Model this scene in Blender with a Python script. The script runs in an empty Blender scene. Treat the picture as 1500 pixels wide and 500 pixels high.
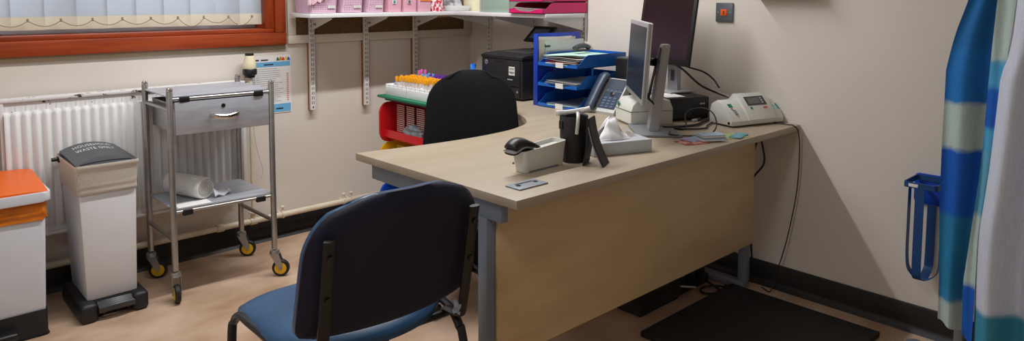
import bpy, bmesh, math, random
from math import pi, sin, cos, radians as R
from mathutils import Vector as V, Matrix as M
random.seed(7)
scn = bpy.context.scene
COL = scn.collection

# ------------------------------------------------------------------ materials
def lin(c):
    return tuple(((x/255)/12.92 if x/255 <= .04045 else ((x/255+.055)/1.055)**2.4) for x in c)

def mat(name, c, rough=.55, metal=0., var=0., scale=8., stretch=(1, 1, 1), bump=0., bscale=60., c2=None, spec=.5, coord='Object', detail=4, ramp=(.35, .65), coat=0.):
    m = bpy.data.materials.new(name); m.use_nodes = True
    nt = m.node_tree; b = nt.nodes['Principled BSDF']
    c = lin(c)
    b.inputs['Base Color'].default_value = (*c, 1)
    b.inputs['Roughness'].default_value = rough
    b.inputs['Metallic'].default_value = metal
    b.inputs['Specular IOR Level'].default_value = spec
    b.inputs['Coat Weight'].default_value = coat
    tc = nt.nodes.new('ShaderNodeTexCoord')
    mp = nt.nodes.new('ShaderNodeMapping'); mp.inputs['Scale'].default_value = stretch
    nt.links.new(tc.outputs[coord], mp.inputs['Vector'])
    if var or c2:
        n = nt.nodes.new('ShaderNodeTexNoise'); n.inputs['Scale'].default_value = scale; n.inputs['Detail'].default_value = detail
        nt.links.new(mp.outputs['Vector'], n.inputs['Vector'])
        r = nt.nodes.new('ShaderNodeValToRGB')
        r.color_ramp.elements[0].position, r.color_ramp.elements[1].position = ramp
        d = lin(c2) if c2 else tuple(x*(1-var) for x in c)
        u = c if c2 else tuple(min(1, x*(1+var*.6)) for x in c)
        r.color_ramp.elements[0].color = (*d, 1); r.color_ramp.elements[1].color = (*u, 1)
        nt.links.new(n.outputs['Fac'], r.inputs['Fac']); nt.links.new(r.outputs['Color'], b.inputs['Base Color'])
    if bump:
        n2 = nt.nodes.new('ShaderNodeTexNoise'); n2.inputs['Scale'].default_value = bscale; n2.inputs['Detail'].default_value = 3
        nt.links.new(mp.outputs['Vector'], n2.inputs['Vector'])
        bp = nt.nodes.new('ShaderNodeBump'); bp.inputs['Strength'].default_value = bump; bp.inputs['Distance'].default_value = .004
        nt.links.new(n2.outputs['Fac'], bp.inputs['Height']); nt.links.new(bp.outputs['Normal'], b.inputs['Normal'])
    return m

def see_through(name, c, alpha=.35, rough=.15):
    m = mat(name, c, rough); nt = m.node_tree; b = nt.nodes['Principled BSDF']
    b.inputs['Alpha'].default_value = alpha
    return m

def translucent(name, c, amt=.5, bump=0.):
    m = mat(name, c, .8, bump=bump, bscale=120); nt = m.node_tree; b = nt.nodes['Principled BSDF']
    t = nt.nodes.new('ShaderNodeBsdfTranslucent'); t.inputs['Color'].default_value = (*lin(c), 1)
    mx = nt.nodes.new('ShaderNodeMixShader'); mx.inputs['Fac'].default_value = amt
    out = nt.nodes['Material Output']
    nt.links.new(b.outputs[0], mx.inputs[1]); nt.links.new(t.outputs[0], mx.inputs[2]); nt.links.new(mx.outputs[0], out.inputs['Surface'])
    return m

def weave(name, ca, cb, sc=90, rough=.7):
    m = mat(name, ca, rough); nt = m.node_tree; b = nt.nodes['Principled BSDF']
    tc = nt.nodes.new('ShaderNodeTexCoord'); ck = nt.nodes.new('ShaderNodeTexChecker'); ck.inputs['Scale'].default_value = sc
    mp = nt.nodes.new('ShaderNodeMapping'); mp.inputs['Rotation'].default_value = (0, R(45), 0); mp.inputs['Location'].default_value = (.003, .003, .003)
    nt.links.new(tc.outputs['Object'], mp.inputs['Vector']); nt.links.new(mp.outputs['Vector'], ck.inputs['Vector'])
    ck.inputs['Color1'].default_value = (*lin(ca), 1); ck.inputs['Color2'].default_value = (*lin(cb), 1)
    nt.links.new(ck.outputs['Color'], b.inputs['Base Color'])
    return m

WALL = mat('wall_paint', (223, 215, 205), .6, var=.03, scale=1.5, bump=.08, bscale=90, coord='Object')
CEIL = mat('ceiling_paint', (235, 233, 228), .8, bump=.05)
FLOOR = mat('vinyl_floor', (210, 182, 158), .42, c2=(172, 140, 112), scale=3.6, stretch=(1, 1.6, 1), detail=12, ramp=(.34, .66), bump=.05, bscale=40)
BLACKSK = mat('black_skirting', (17, 15, 15), .45)
TIMBER = mat('red_timber', (160, 66, 24), .38, c2=(132, 48, 16), scale=5, stretch=(.6, 3, 14), bump=.08, bscale=20)
TIMBERV = mat('red_timber_upright', (160, 66, 24), .38, c2=(132, 48, 16), scale=5, stretch=(14, 3, .6), bump=.08, bscale=20)
STRIPB = mat('strip_beige', (176, 160, 132), .7, var=.1)
ALU = mat('window_alu', (172, 176, 186), .4)
CREAM = mat('cream_gloss', (222, 214, 196), .4, var=.04)
PIPE = mat('pipe_paint', (226, 214, 190), .4, var=.08, scale=14)
HESS = mat('hessian_board', (110, 84, 52), .9, var=.15, scale=60, bump=.3, bscale=260)
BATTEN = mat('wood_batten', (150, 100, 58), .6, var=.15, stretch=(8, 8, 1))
WHITEM = mat('white_enamel', (228, 228, 228), .4)
STEELW = mat('white_metal', (226, 224, 218), .4)
SLOT = mat('slot_dark', (60, 66, 74), .8)
STEEL = mat('stainless', (172, 170, 168), .3, .85, var=.12, scale=3, stretch=(1, 1, 6), bump=.02)
STEELB = mat('brushed_sheet', (192, 196, 205), .42, .45, var=.14, scale=6, stretch=(1, 8, 8), bump=.03)
CHROME = mat('chrome', (205, 204, 202), .16, 1.)
ZINC = mat('zinc_cast', (165, 165, 165), .35, .8, var=.1)
RUBBER = mat('black_rubber', (20, 20, 20), .6)
YELLOW = mat('yellow_plastic', (226, 178, 20), .45)
BLACKP = mat('black_plastic', (20, 20, 22), .4)
BLACKT = mat('black_textured', (26, 26, 29), .5, bump=.08, bscale=220)
DGREY = mat('dark_grey_plastic', (60, 62, 64), .42, var=.05)
MGREY = mat('mid_grey_plastic', (120, 124, 128), .42)
LGREY = mat('light_grey_plastic', (190, 191, 190), .42)
WHITEP = mat('white_plastic', (226, 226, 222), .38)
OFFW = mat('off_white_plastic', (212, 212, 204), .42)
BINW = mat('bin_enamel', (224, 227, 230), .35, var=.02)
BINBLUE = mat('bin_plastic', (214, 219, 228), .4, var=.02)
ORANGE = mat('orange_plastic', (236, 104, 10), .38)
ORBAG = mat('orange_bag', (206, 112, 20), .3, var=.25, scale=12, stretch=(1, 1, 4), bump=.6, bscale=18)
CLBAG = translucent('clear_bag_film', (226, 220, 210), .25, bump=.25)
MAPLE = mat('maple_laminate', (178, 164, 143), .42, c2=(164, 149, 126), scale=2.2, stretch=(1, 7, 7), detail=8, ramp=(.3, .75))
MAPLEP = mat('maple_panel', (224, 198, 154), .45, c2=(208, 180, 136), scale=2.4, stretch=(1.2, 6, 6), detail=8, ramp=(.3, .75))
DESKG = mat('desk_steel', (124, 132, 144), .45, var=.03)
PORT = mat('port_grey', (140, 146, 154), .45)
VINYLB = mat('blue_vinyl', (40, 80, 116), .36, var=.12, scale=10, bump=.05, bscale=150)
VINYLD = mat('dark_vinyl', (25, 27, 48), .55, spec=.3, var=.15, scale=4, bump=.06, bscale=300)
FRAMEB = mat('black_tube', (22, 21, 22), .34, var=.1)
FABRIC = mat('black_fabric', (15, 16, 21), .9, spec=.25, var=.25, scale=180, bump=.25, bscale=420)
RED = mat('red_plastic', (208, 22, 32), .35)
GREENP = mat('green_plastic', (12, 122, 84), .4)
BLUEP = mat('blue_plastic', (14, 70, 190), .35)
BLUET = mat('blue_tray', (18, 100, 192), .32, spec=.6)
BLUED = mat('deep_blue_plastic', (14, 60, 176), .4)
BLUEM = mat('blue_bracket', (22, 72, 128), .4)
PINK = mat('magenta_plastic', (214, 16, 106), .32)
LILAC = weave('lilac_weave', (224, 190, 206), (180, 138, 164), 150)
LILACR = mat('lilac_rim', (222, 188, 204), .6)
PINKB = mat('pink_box', (226, 170, 188), .5, var=.04)
PINKIN = mat('pink_box_inside', (120, 50, 78), .7)
PAPER = mat('paper', (236, 235, 230), .7, var=.03, scale=20)
PAPERC = mat('paper_cream', (226, 220, 206), .7, var=.06, scale=20)
PAPERG = mat('paper_mint', (178, 214, 200), .7)
PAPERB = mat('paper_grey', (150, 156, 164), .6)
TEAL = mat('teal_ink', (10, 140, 140), .6)
DGREEN = mat('green_ink', (10, 120, 84), .6)
INK = mat('dark_ink', (40, 44, 54), .6)
SKYINK = mat('sky_blue_ink', (110, 180, 225), .6)
REDINK = mat('red_ink', (214, 60, 56), .6)
ORINK = mat('orange_ink', (232, 130, 30), .6)
BLUEINK = mat('blue_ink', (40, 96, 190), .6)
YELINK = mat('yellow_ink', (236, 214, 90), .6)
FOAM = mat('polystyrene', (236, 237, 238), .8, bump=.2, bscale=200, var=.03, scale=80)
TUBE = see_through('tube_glass', (226, 220, 216), .75)
CAPO = mat('orange_cap', (252, 176, 26), .4)
CAPP = mat('purple_cap', (104, 50, 160), .4)
CAPK = mat('pink_cap', (226, 110, 180), .4)
CAPB = mat('light_blue_cap', (110, 170, 220), .4)
SCREEN = mat('screen_off', (30, 35, 45), .3, spec=.25)
SCREENP = mat('screen_off_tinted', (30, 17, 26), .2, spec=.5)
LCD = mat('lcd_glass', (98, 104, 98), .25)
PHONEB = mat('phone_body', (196, 196, 192), .4)
PHONED = mat('phone_slate', (48, 60, 80), .4)
PHONES = mat('phone_display', (78, 88, 98), .2)
KEYC = mat('phone_key', (84, 98, 122), .4)
LEATHER = mat('black_leatherette', (30, 29, 31), .6, bump=.15, bscale=240, var=.12, scale=30)
SILVER = mat('silver_plastic', (166, 166, 170), .36, .3)
TISSUE = mat('tissue_paper', (240, 240, 241), .85, bump=.15, bscale=40)
TISSBOX = mat('tissue_box_card', (196, 199, 204), .5, var=.03)
COTTON = mat('cotton_wool', (238, 237, 234), .9, bump=.5, bscale=90)
FILM = see_through('plastic_film', (236, 238, 242), .22, .15)
MATB = mat('black_board', (17, 16, 17), .6, var=.15, bump=.1, bscale=120)
CABLE = mat('black_cable', (16, 15, 16), .5)
CABLEW = mat('white_cable', (190, 186, 178), .5)
BRASS = mat('copper_tip', (190, 90, 50), .4)
WOODTR = mat('pale_wood', (196, 158, 108), .55, var=.12, stretch=(6, 6, 1))
SWITCH = mat('switch_metal', (96, 102, 108), .42, .3)
SWOR = mat('switch_orange', (232, 92, 16), .4)
LIDGREY = mat('bin_lid_grey', (72, 75, 80), .42, var=.05)

# radiator paint with rusty chips along the top of the flutes
RAD = mat('radiator_enamel', (226, 226, 226), .4)
nt = RAD.node_tree; b = nt.nodes['Principled BSDF']
tc = nt.nodes.new('ShaderNodeTexCoord'); sp = nt.nodes.new('ShaderNodeSeparateXYZ'); nt.links.new(tc.outputs['Object'], sp.inputs[0])
n = nt.nodes.new('ShaderNodeTexNoise'); n.inputs['Scale'].default_value = 34; n.inputs['Detail'].default_value = 6; nt.links.new(tc.outputs['Object'], n.inputs['Vector'])
mr = nt.nodes.new('ShaderNodeMapRange'); mr.inputs[1].default_value = .495; mr.inputs[2].default_value = .53; mr.inputs[3].default_value = 0; mr.inputs[4].default_value = .20
nt.links.new(sp.outputs['Z'], mr.inputs[0])
ad = nt.nodes.new('ShaderNodeMath'); ad.operation = 'ADD'; nt.links.new(n.outputs['Fac'], ad.inputs[0]); nt.links.new(mr.outputs[0], ad.inputs[1])
rp = nt.nodes.new('ShaderNodeValToRGB'); rp.color_ramp.elements[0].position = .83; rp.color_ramp.elements[1].position = .86
rp.color_ramp.elements[0].color = (*lin((228, 228, 227)), 1); rp.color_ramp.elements[1].color = (*lin((84, 60, 44)), 1)
nt.links.new(ad.outputs[0], rp.inputs['Fac']); nt.links.new(rp.outputs['Color'], b.inputs['Base Color'])

# printed curtain: soft patches of blue and pale grey-green down the drop
def curtain_mat(name, stops, warp=.012):
    m = mat(name, (200, 210, 205), .85, bump=.12, bscale=500); nt = m.node_tree; b = nt.nodes['Principled BSDF']
    tc = nt.nodes.new('ShaderNodeTexCoord'); sp = nt.nodes.new('ShaderNodeSeparateXYZ'); nt.links.new(tc.outputs['Object'], sp.inputs[0])
    n = nt.nodes.new('ShaderNodeTexNoise'); n.inputs['Scale'].default_value = 26; n.inputs['Detail'].default_value = 5
    nt.links.new(tc.outputs['Object'], n.inputs['Vector'])
    ma = nt.nodes.new('ShaderNodeMath'); ma.operation = 'MULTIPLY_ADD'; ma.inputs[1].default_value = warp*2; nt.links.new(n.outputs['Fac'], ma.inputs[0]); nt.links.new(sp.outputs['Z'], ma.inputs[2])
    mr = nt.nodes.new('ShaderNodeMapRange'); mr.inputs[1].default_value = 0; mr.inputs[2].default_value = 2.4; nt.links.new(ma.outputs[0], mr.inputs[0])
    rp = nt.nodes.new('ShaderNodeValToRGB'); cr = rp.color_ramp
    prev = None; pts = []
    for z, c in stops:
        z = max(0, z-.17)
        if prev is not None: pts.append((z-.008, prev))
        pts.append((z+.008 if prev is not None else z, c)); prev = c
    cr.elements[0].position = pts[0][0]/2.4; cr.elements[0].color = (*lin(pts[0][1]), 1)
    cr.elements[1].position = pts[1][0]/2.4; cr.elements[1].color = (*lin(pts[1][1]), 1)
    for z, c in pts[2:]:
        e = cr.elements.new(z/2.4); e.color = (*lin(c), 1)
    nt.links.new(mr.outputs[0], rp.inputs['Fac'])
    mp = nt.nodes.new('ShaderNodeMapping'); mp.inputs['Scale'].default_value = (40, 40, 3); nt.links.new(tc.outputs['Object'], mp.inputs[0])
    n2 = nt.nodes.new('ShaderNodeTexNoise'); n2.inputs['Scale'].default_value = 6; nt.links.new(mp.outputs[0], n2.inputs['Vector'])
    r2 = nt.nodes.new('ShaderNodeMapRange'); r2.inputs[3].default_value = .82; r2.inputs[4].default_value = 1.15; nt.links.new(n2.outputs['Fac'], r2.inputs[0])
    mu = nt.nodes.new('ShaderNodeVectorMath'); mu.operation = 'MULTIPLY'; nt.links.new(rp.outputs['Color'], mu.inputs[0]); nt.links.new(r2.outputs[0], mu.inputs[1])
    nt.links.new(mu.outputs[0], b.inputs['Base Color'])
    return m

# ------------------------------------------------------------------ helpers
W = {}                                            # world matrix of every thing built with a parent
class MB:
    def __init__(s): s.bm = bmesh.new(); s.m = M()
    def v(s, p): return s.bm.verts.new(s.m @ V(p))
    def f(s, vs, mi=0):
        try: f = s.bm.faces.new(vs); f.material_index = mi; return f
        except ValueError: return None
    def box(s, x0, x1, y0, y1, z0, z1, mi=0, bev=0., seg=2):
        c = [s.v((x, y, z)) for z in (z0, z1) for y in (y0, y1) for x in (x0, x1)]
        fs = [s.f([c[i] for i in q], mi) for q in ((0, 2, 3, 1), (4, 5, 7, 6), (0, 1, 5, 4), (1, 3, 7, 5), (3, 2, 6, 7), (2, 0, 4, 6))]
        if bev:
            es = list({e for f in fs for e in f.edges})
            r = bmesh.ops.bevel(s.bm, geom=es, offset=bev, segments=seg, affect='EDGES', profile=.5)
            for f in r['faces']: f.material_index = mi
        return s
    def taper(s, b0, b1, z0, z1, mi=0, bev=0., seg=2):
        # rectangles (x0,x1,y0,y1) at z0 and z1 joined
        c = [s.v((x, y, z)) for z, q in ((z0, b0), (z1, b1)) for y in q[2:] for x in q[:2]]
        fs = [s.f([c[i] for i in q], mi) for q in ((0, 2, 3, 1), (4, 5, 7, 6), (0, 1, 5, 4), (1, 3, 7, 5), (3, 2, 6, 7), (2, 0, 4, 6))]
        if bev:
            es = list({e for f in fs for e in f.edges})
            r = bmesh.ops.bevel(s.bm, geom=es, offset=bev, segments=seg, affect='EDGES', profile=.5)
            for f in r['faces']: f.material_index = mi
        return s
    def prism(s, poly, ax, a, b, mi=0, bev=0.):
        # polygon of 2-D points swept along axis ax from a to b
        def P(p, t):
            return {'x': (t, p[0], p[1]), 'y': (p[0], t, p[1]), 'z': (p[0], p[1], t)}[ax]
        A = [s.v(P(p, a)) for p in poly]; B = [s.v(P(p, b)) for p in poly]
        n = len(poly); fs = [s.f(A[::-1], mi), s.f(B, mi)]
        for i in range(n): fs.append(s.f([A[i], A[(i+1) % n], B[(i+1) % n], B[i]], mi))
        if bev:
            es = list({e for f in fs[:2] for e in f.edges})
            bmesh.ops.bevel(s.bm, geom=es, offset=bev, segments=2, affect='EDGES', profile=.5)
        return s
    def tube(s, pts, r, n=8, closed=False, mi=0, rb=None, caps=True, up=None):
        # sweep of a circle (or ellipse r x rb) along points
        pts = [V(p) for p in pts]; N = len(pts); rings = []
        t0 = (pts[1]-pts[0]).normalized()
        a = V(up) if up else (V((0, 0, 1)) if abs(t0.z) < .9 else V((1, 0, 0)))
        nn = (a - t0*a.dot(t0)).normalized()
        for i, p in enumerate(pts):
            if closed: t = (pts[(i+1) % N]-pts[i-1]).normalized()
            else: t = (pts[min(i+1, N-1)]-pts[max(i-1, 0)]).normalized()
            nn = (nn - t*nn.dot(t)); nn = nn.normalized() if nn.length > 1e-6 else t.orthogonal().normalized()
            bb = t.cross(nn)
            rr = r[i] if isinstance(r, (list, tuple)) else r
            r2 = rb if rb else rr
            rings.append([s.v(p + nn*rr*cos(2*pi*k/n) + bb*r2*sin(2*pi*k/n)) for k in range(n)])
        for i in range(N if closed else N-1):
            A, B = rings[i], rings[(i+1) % N]
            for k in range(n): s.f([A[k], A[(k+1) % n], B[(k+1) % n], B[k]], mi)
        if caps and not closed: s.f(rings[0][::-1], mi); s.f(rings[-1], mi)
        return s
    def cyl(s, p0, p1, r, n=20, mi=0, r1=None):
        return s.tube([p0, p1], [r, r if r1 is None else r1], n, mi=mi)
    def lathe(s, prof, c=(0, 0, 0), n=24, mi=0, ax=None):
        # profile of (radius, height) round the z axis through c; ax turns it to another axis
        rot = V((0, 0, 1)).rotation_difference(V(ax)).to_matrix() if ax else M.Identity(3)
        rings = [[s.v(V(c) + rot @ V((r*cos(2*pi*k/n), r*sin(2*pi*k/n), z))) for k in range(n)] for r, z in prof]
        for A, B in zip(rings, rings[1:]):
            for k in range(n): s.f([A[k], A[(k+1) % n], B[(k+1) % n], B[k]], mi)
        s.f(rings[0][::-1], mi); s.f(rings[-1], mi)
        return s
    def grid(s, fn, nu, nv, mi=0, flip=False):
        g = [[s.v(fn(i/nu, j/nv)) for i in range(nu+1)] for j in range(nv+1)]
        for j in range(nv):
            for i in range(nu):
                q = [g[j][i], g[j][i+1], g[j+1][i+1], g[j+1][i]]
                s.f(q[::-1] if flip else q, mi)
        return g
    def slab(s, fa, fb, nu, nv, mi=0, mib=None, mie=None):
        # two surfaces joined round their border
        mib = mi if mib is None else mib; mie = mi if mie is None else mie
        A = s.grid(fa, nu, nv, mi); B = s.grid(fb, nu, nv, mib, True)
        loop = [(0, i) for i in range(nu)] + [(j, nu) for j in range(nv)] + [(nv, i) for i in range(nu, 0, -1)] + [(j, 0) for j in range(nv, 0, -1)]
        for k in range(len(loop)):
            (j, i), (q, p) = loop[k], loop[(k+1) % len(loop)]
            s.f([A[j][i], B[j][i], B[q][p], A[q][p]], mie)
        return s
    def build(s, name, mt, parent=None, local=False, org=None, sharp=35, weld=False):
        if weld: bmesh.ops.remove_doubles(s.bm, verts=s.bm.verts, dist=1e-5)
        bmesh.ops.recalc_face_normals(s.bm, faces=s.bm.faces)
        me = bpy.data.meshes.new(name)
        if parent is not None and not local: s.bm.transform(W[parent].inverted())
        if org is not None: s.bm.transform(M.Translation(-V(org)))
        s.bm.to_mesh(me); s.bm.free()
        for m in (mt if isinstance(mt, (list, tuple)) else [mt]): me.materials.append(m)
        me.polygons.foreach_set('use_smooth', [True]*len(me.polygons))
        me.set_sharp_from_angle(angle=R(sharp))
        o = bpy.data.objects.new(name, me); COL.objects.link(o)
        if parent is not None: o.parent = parent; W[o] = W[parent]
        elif org is not None: o.location = org; W[o] = M.Translation(V(org))
        else: W[o] = M()
        return o

def tag(o, label, cat, group=None):
    o['label'] = label; o['category'] = cat
    if group: o['group'] = group
    return o
def thing(name, label, cat, loc=(0, 0, 0), rz=0., group=None):
    o = bpy.data.objects.new(name, None); COL.objects.link(o); o.empty_display_size = .05
    o.location = loc; o.rotation_euler = (0, 0, rz)
    W[o] = M.Translation(V(loc)) @ M.Rotation(rz, 4, 'Z')
    return tag(o, label, cat, group)
def struct(o): o['kind'] = 'structure'; return o
def copy_tree(o, parent=None):
    c = o.copy(); COL.objects.link(c); W[c] = W[o].copy()
    if parent is not None: c.parent = parent
    for ch in list(o.children): copy_tree(ch, c)
    return c
def lettering(txt, size, mt, parent, mw, name='lettering', ext=.0004, align='CENTER', space=1., local=False):
    cu = bpy.data.curves.new('t', 'FONT'); cu.body = txt; cu.size = size; cu.extrude = ext; cu.align_x = align; cu.align_y = 'CENTER'; cu.space_character = space; cu.resolution_u = 3
    t = bpy.data.objects.new('t', cu); COL.objects.link(t)
    dg = bpy.context.evaluated_depsgraph_get(); dg.update()
    me = bpy.data.meshes.new_from_object(t.evaluated_get(dg))
    bpy.data.objects.remove(t); bpy.data.curves.remove(cu)
    me.name = name; me.transform(mw if local else W[parent].inverted() @ mw); me.materials.clear(); me.materials.append(mt)
    o = bpy.data.objects.new(name, me); COL.objects.link(o); o.parent = parent; W[o] = W[parent]
    return o
def frame(o, x, y):
    # matrix: origin o, text runs along x, up along y
    x = V(x).normalized(); y = V(y).normalized(); z = x.cross(y)
    m = M((x, y, z)).transposed().to_4x4(); m.translation = V(o); return m
def arc(c, r, a0, a1, n, pl='xz'):
    out = []
    for i in range(n+1):
        a = a0+(a1-a0)*i/n; p = [0, 0, 0]
        k = {'xz': (0, 2), 'yz': (1, 2), 'xy': (0, 1)}[pl]
        p = list(c); p[k[0]] += r*cos(a); p[k[1]] += r*sin(a); out.append(tuple(p))
    return out
def spline(pts, n=8):
    # Catmull-Rom through the points
    P = [V(p) for p in pts]; P = [2*P[0]-P[1]] + P + [2*P[-1]-P[-2]]; out = []
    for i in range(1, len(P)-2):
        a, b, c, d = P[i-1:i+3]
        for k in range(n):
            t = k/n
            out.append(.5*((2*b)+(c-a)*t+(2*a-5*b+4*c-d)*t*t+(3*b-a-3*c+d)*t**3))
    out.append(P[-2]); return out
def rounded(x0, x1, y0, y1, r, n=5):
    p = []
    for cx, cy, a in ((x1-r, y1-r, 0), (x0+r, y1-r, pi/2), (x0+r, y0+r, pi), (x1-r, y0+r, 3*pi/2)):
        for i in range(n+1): p.append((cx+r*cos(a+pi/2*i/n), cy+r*sin(a+pi/2*i/n)))
    return p

# ------------------------------------------------------------------ the room
XL, YF, ZC = -4.1, -4.7, 2.5
struct(MB().box(XL-.1, .1, YF-.1, .25, -.08, 0).build('floor', FLOOR))
struct(MB().box(XL-.1, .1, YF-.1, .25, ZC, ZC+.1).build('ceiling', CEIL))
WX0, WX1, WZ0, WZ1 = -3.05, -1.246, 1.008, 2.2
m = MB()
m.box(XL-.1, WX0, 0, .22, 0, ZC); m.box(WX1, .1, 0, .22, 0, ZC); m.box(WX0, WX1, 0, .22, 0, WZ0); m.box(WX0, WX1, 0, .22, WZ1, ZC)
struct(m.build('wall_back', WALL))
struct(MB().box(0, .1, YF-.1, 0, 0, ZC).build('wall_right', WALL))
struct(MB().box(XL-.1, XL, YF-.1, 0, 0, ZC).build('wall_left', WALL))
struct(MB().box(XL, 0, YF-.1, YF, 0, ZC).build('wall_front', WALL))
# skirting with a cove at the floor
sk = [(0, 0), (-.026, 0), (-.022, .006), (-.012, .016), (-.009, .03), (-.009, .098), (-.006, .104), (0, .104)]
struct(MB().prism([(p[0], p[1]) for p in sk], 'x', XL, 0).build('baseboard_back', BLACKSK))          # (y,z)
struct(MB().prism([(p[0], p[1]) for p in sk], 'y', YF, -.026).build('baseboard_right', BLACKSK))     # (x,z)
struct(MB().prism([(XL-p[0], p[1]) for p in sk], 'y', YF, -.026).build('baseboard_left', BLACKSK))
struct(MB().prism([(YF-p[0], p[1]) for p in sk], 'x', XL+.03, -.03).build('baseboard_front', BLACKSK))
# beige strip, darker than the wall, below the window timber, thin wooden edging by the curtain
struct(MB().box(WX0-.02, -1.244, -.012, 0, .984, 1.008, bev=.003).build('trim_1', STRIPB))
struct(MB().box(-.014, 0, -2.772, -2.744, 1.09, 2.3, bev=.003).build('trim_2', WOODTR))

# window: outer timber frame, inner timber bead, grey sash, glass
m = MB()
m.box(WX0-.05, WX1, -.03, .05, WZ0, 1.072, bev=.004)
win = struct(m.build('window_1', TIMBER))
MB().box(-1.304, WX1-.001, -.0295, .05, 1.0725, WZ1, bev=.004).build('window_jamb', TIMBERV, win)
MB().box(WX0-.05, WX0+.02, -.03, .05, 1.0725, WZ1, bev=.004).build('window_jamb', TIMBERV, win)
MB().box(WX0-.05, WX1, -.03, .05, WZ1, WZ1+.064, bev=.004).build('window_head', TIMBER, win)
MB().box(WX0+.02, -1.304, -.012, .14, 1.0722, 1.092, bev=.003).build('window_bead', TIMBER, win)
MB().box(-1.352, -1.3042, -.012, .14, 1.0924, WZ1, bev=.003).build('window_bead', TIMBERV, win)
m = MB(); m.box(WX0+.02, -1.352, .10, .15, 1.092, 1.135, bev=.004); m.box(WX0+.02, -1.352, .10, .15, 2.15, 2.2, bev=.004)
m.box(-1.39, -1.352, .101, .149, 1.122, 2.15, bev=.004); m.box(-2.22, -2.17, .101, .149, 1.122, 2.15, bev=.004); m.box(WX0+.02, WX0+.06, .101, .149, 1.122, 2.15)
m.build('window_sash', ALU, win)
GL = mat('window_pane', (240, 245, 250), .05); GL.node_tree.nodes['Principled BSDF'].inputs['Alpha'].default_value = .12
MB().box(WX0+.06, -1.39, .122, .126, 1.122, 2.15).build('window_glass', GL, win)
# pale sky beyond the glass
# vertical blind
SLAT = translucent('blind_fabric', (208, 213, 219), .55, bump=.12)
WEIGHT = translucent('blind_hem', (232, 226, 208), .3, bump=.05)
bl = thing('vertical_blind', 'closed cream vertical blind hanging in the red timber window', 'blind', (-2.2, .03, 1.11))
MB().box(WX0+.03, -1.36, .015, .055, 2.12, 2.155, bev=.004).build('head_rail', WHITEP, bl)
pitch = .1175; i = 0; xs = []
x = -1.345-.064
while x > WX0+.05:
    xs.append(x); x -= pitch
for i, x in enumerate(xs):
    a = R(5) if i != 1 else R(38)
    zb = 1.114 + random.uniform(-.001, .001)
    d = V((cos(a), -sin(a), 0)); c = V((x, .035, 0))
    def pt(u, z, t, c=c, d=d): return c + d*(u*.127) + V((0, 0, z)) + V((sin(a), cos(a), 0))*(t + .004*sin(pi*(u+.5)))
    m = MB(); m.slab(lambda u, v: pt(u-.5, zb+.055+v*(2.12-zb-.055), -.0006), lambda u, v: pt(u-.5, zb+.055+v*(2.12-zb-.055), .0006), 6, 1)
    sl = m.build('slat', SLAT, bl)
    m = MB(); m.slab(lambda u, v: pt(u-.5, zb+v*.055, -.002), lambda u, v: pt(u-.5, zb+v*.055, .002), 6, 1)
    m.build('hem_weight', WEIGHT, sl)
for i in range(len(xs)-1):
    x1, x0 = xs[i]-.0, xs[i+1]
    sag = .024 if i > 3 else (.040 if i in (0, 2) else .026)
    z0 = 1.153
    pts = [(x0+(x1-x0)*t/12, .008-.006*sin(pi*t/12), z0-sag*4*(t/12)*(1-t/12)) for t in range(13)]
    m = MB(); m.tube(pts, .0018, 5)
    for p in pts[::1]: m.lathe([(.0004, -.0022), (.0019, 0), (.0004, .0022)], p, 6)
    m.box(x1-.003, x1+.003, .004, .016, z0-.006, z0+.008)
    m.build('bead_chain', mat('bead_chain_plastic', (150, 134, 104), .5) if i == 0 else bpy.data.materials['bead_chain_plastic'], bl)

# ------------------------------------------------------------------ radiator and pipes
rad = thing('radiator', 'white ribbed panel radiator with rusty chips under the window', 'radiator', (-1.99, -.06, .276))
RX0, RX1 = -2.475, -1.50
def flute(u, v):
    # front panel: vertical flutes that fade out near the top and bottom welds
    x = RX0+.012+(RX1-RX0-.024)*u; z = .288+(.836-.288)*v
    e = max(0, min(1, (v-.045)/.03))*max(0, min(1, (.93-v)/.03))
    w = (x-RX0)/.0348 % 1
    s_ = .5-.5*cos(2*pi*w); s_ = s_**.42
    return (x, -.096-.019*s_*e-.002*e, z)
m = MB()
n_ = int((RX1-RX0-.024)/.0348*10); vs = [0, .04, .055, .075, .5, .90, .915, .93, 1]
g = [[m.v(flute(i/n_, v)) for i in range(n_+1)] for v in vs]
for j in range(len(vs)-1):
    for i in range(n_): m.f([g[j][i], g[j][i+1], g[j+1][i+1], g[j+1][i]])
m.build('front_panel', RAD, rad, sharp=50)
m = MB(); m.box(RX0, RX1, -.104, -.094, .276, .290, bev=.003); m.box(RX0, RX1, -.106, -.094, .834, .848, bev=.004)
m.box(RX0, RX0+.014, -.104, -.094, .29, .835, bev=.003); m.box(RX1-.014, RX1, -.104, -.094, .29, .835, bev=.003)
m.build('rim', RAD, rad)
m = MB(); m.box(RX0+.01, RX1-.01, -.045, -.035, .28, .845)
for k in range(24): x = RX0+.04+k*.0395; m.box(x, x+.002, -.094, -.045, .3, .83)
m.build('rear_panel', WHITEM, rad)
m = MB(); m.box(RX0+.004, RX1-.004, -.096, -.03, .838, .846)
m.build('top_grille', RAD, rad)
m = MB()
for x in (-2.3, -1.68): m.box(x-.02, x+.02, -.036, -.001, .35, .80)
m.build('wall_bracket', WHITEM, rad)

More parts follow.
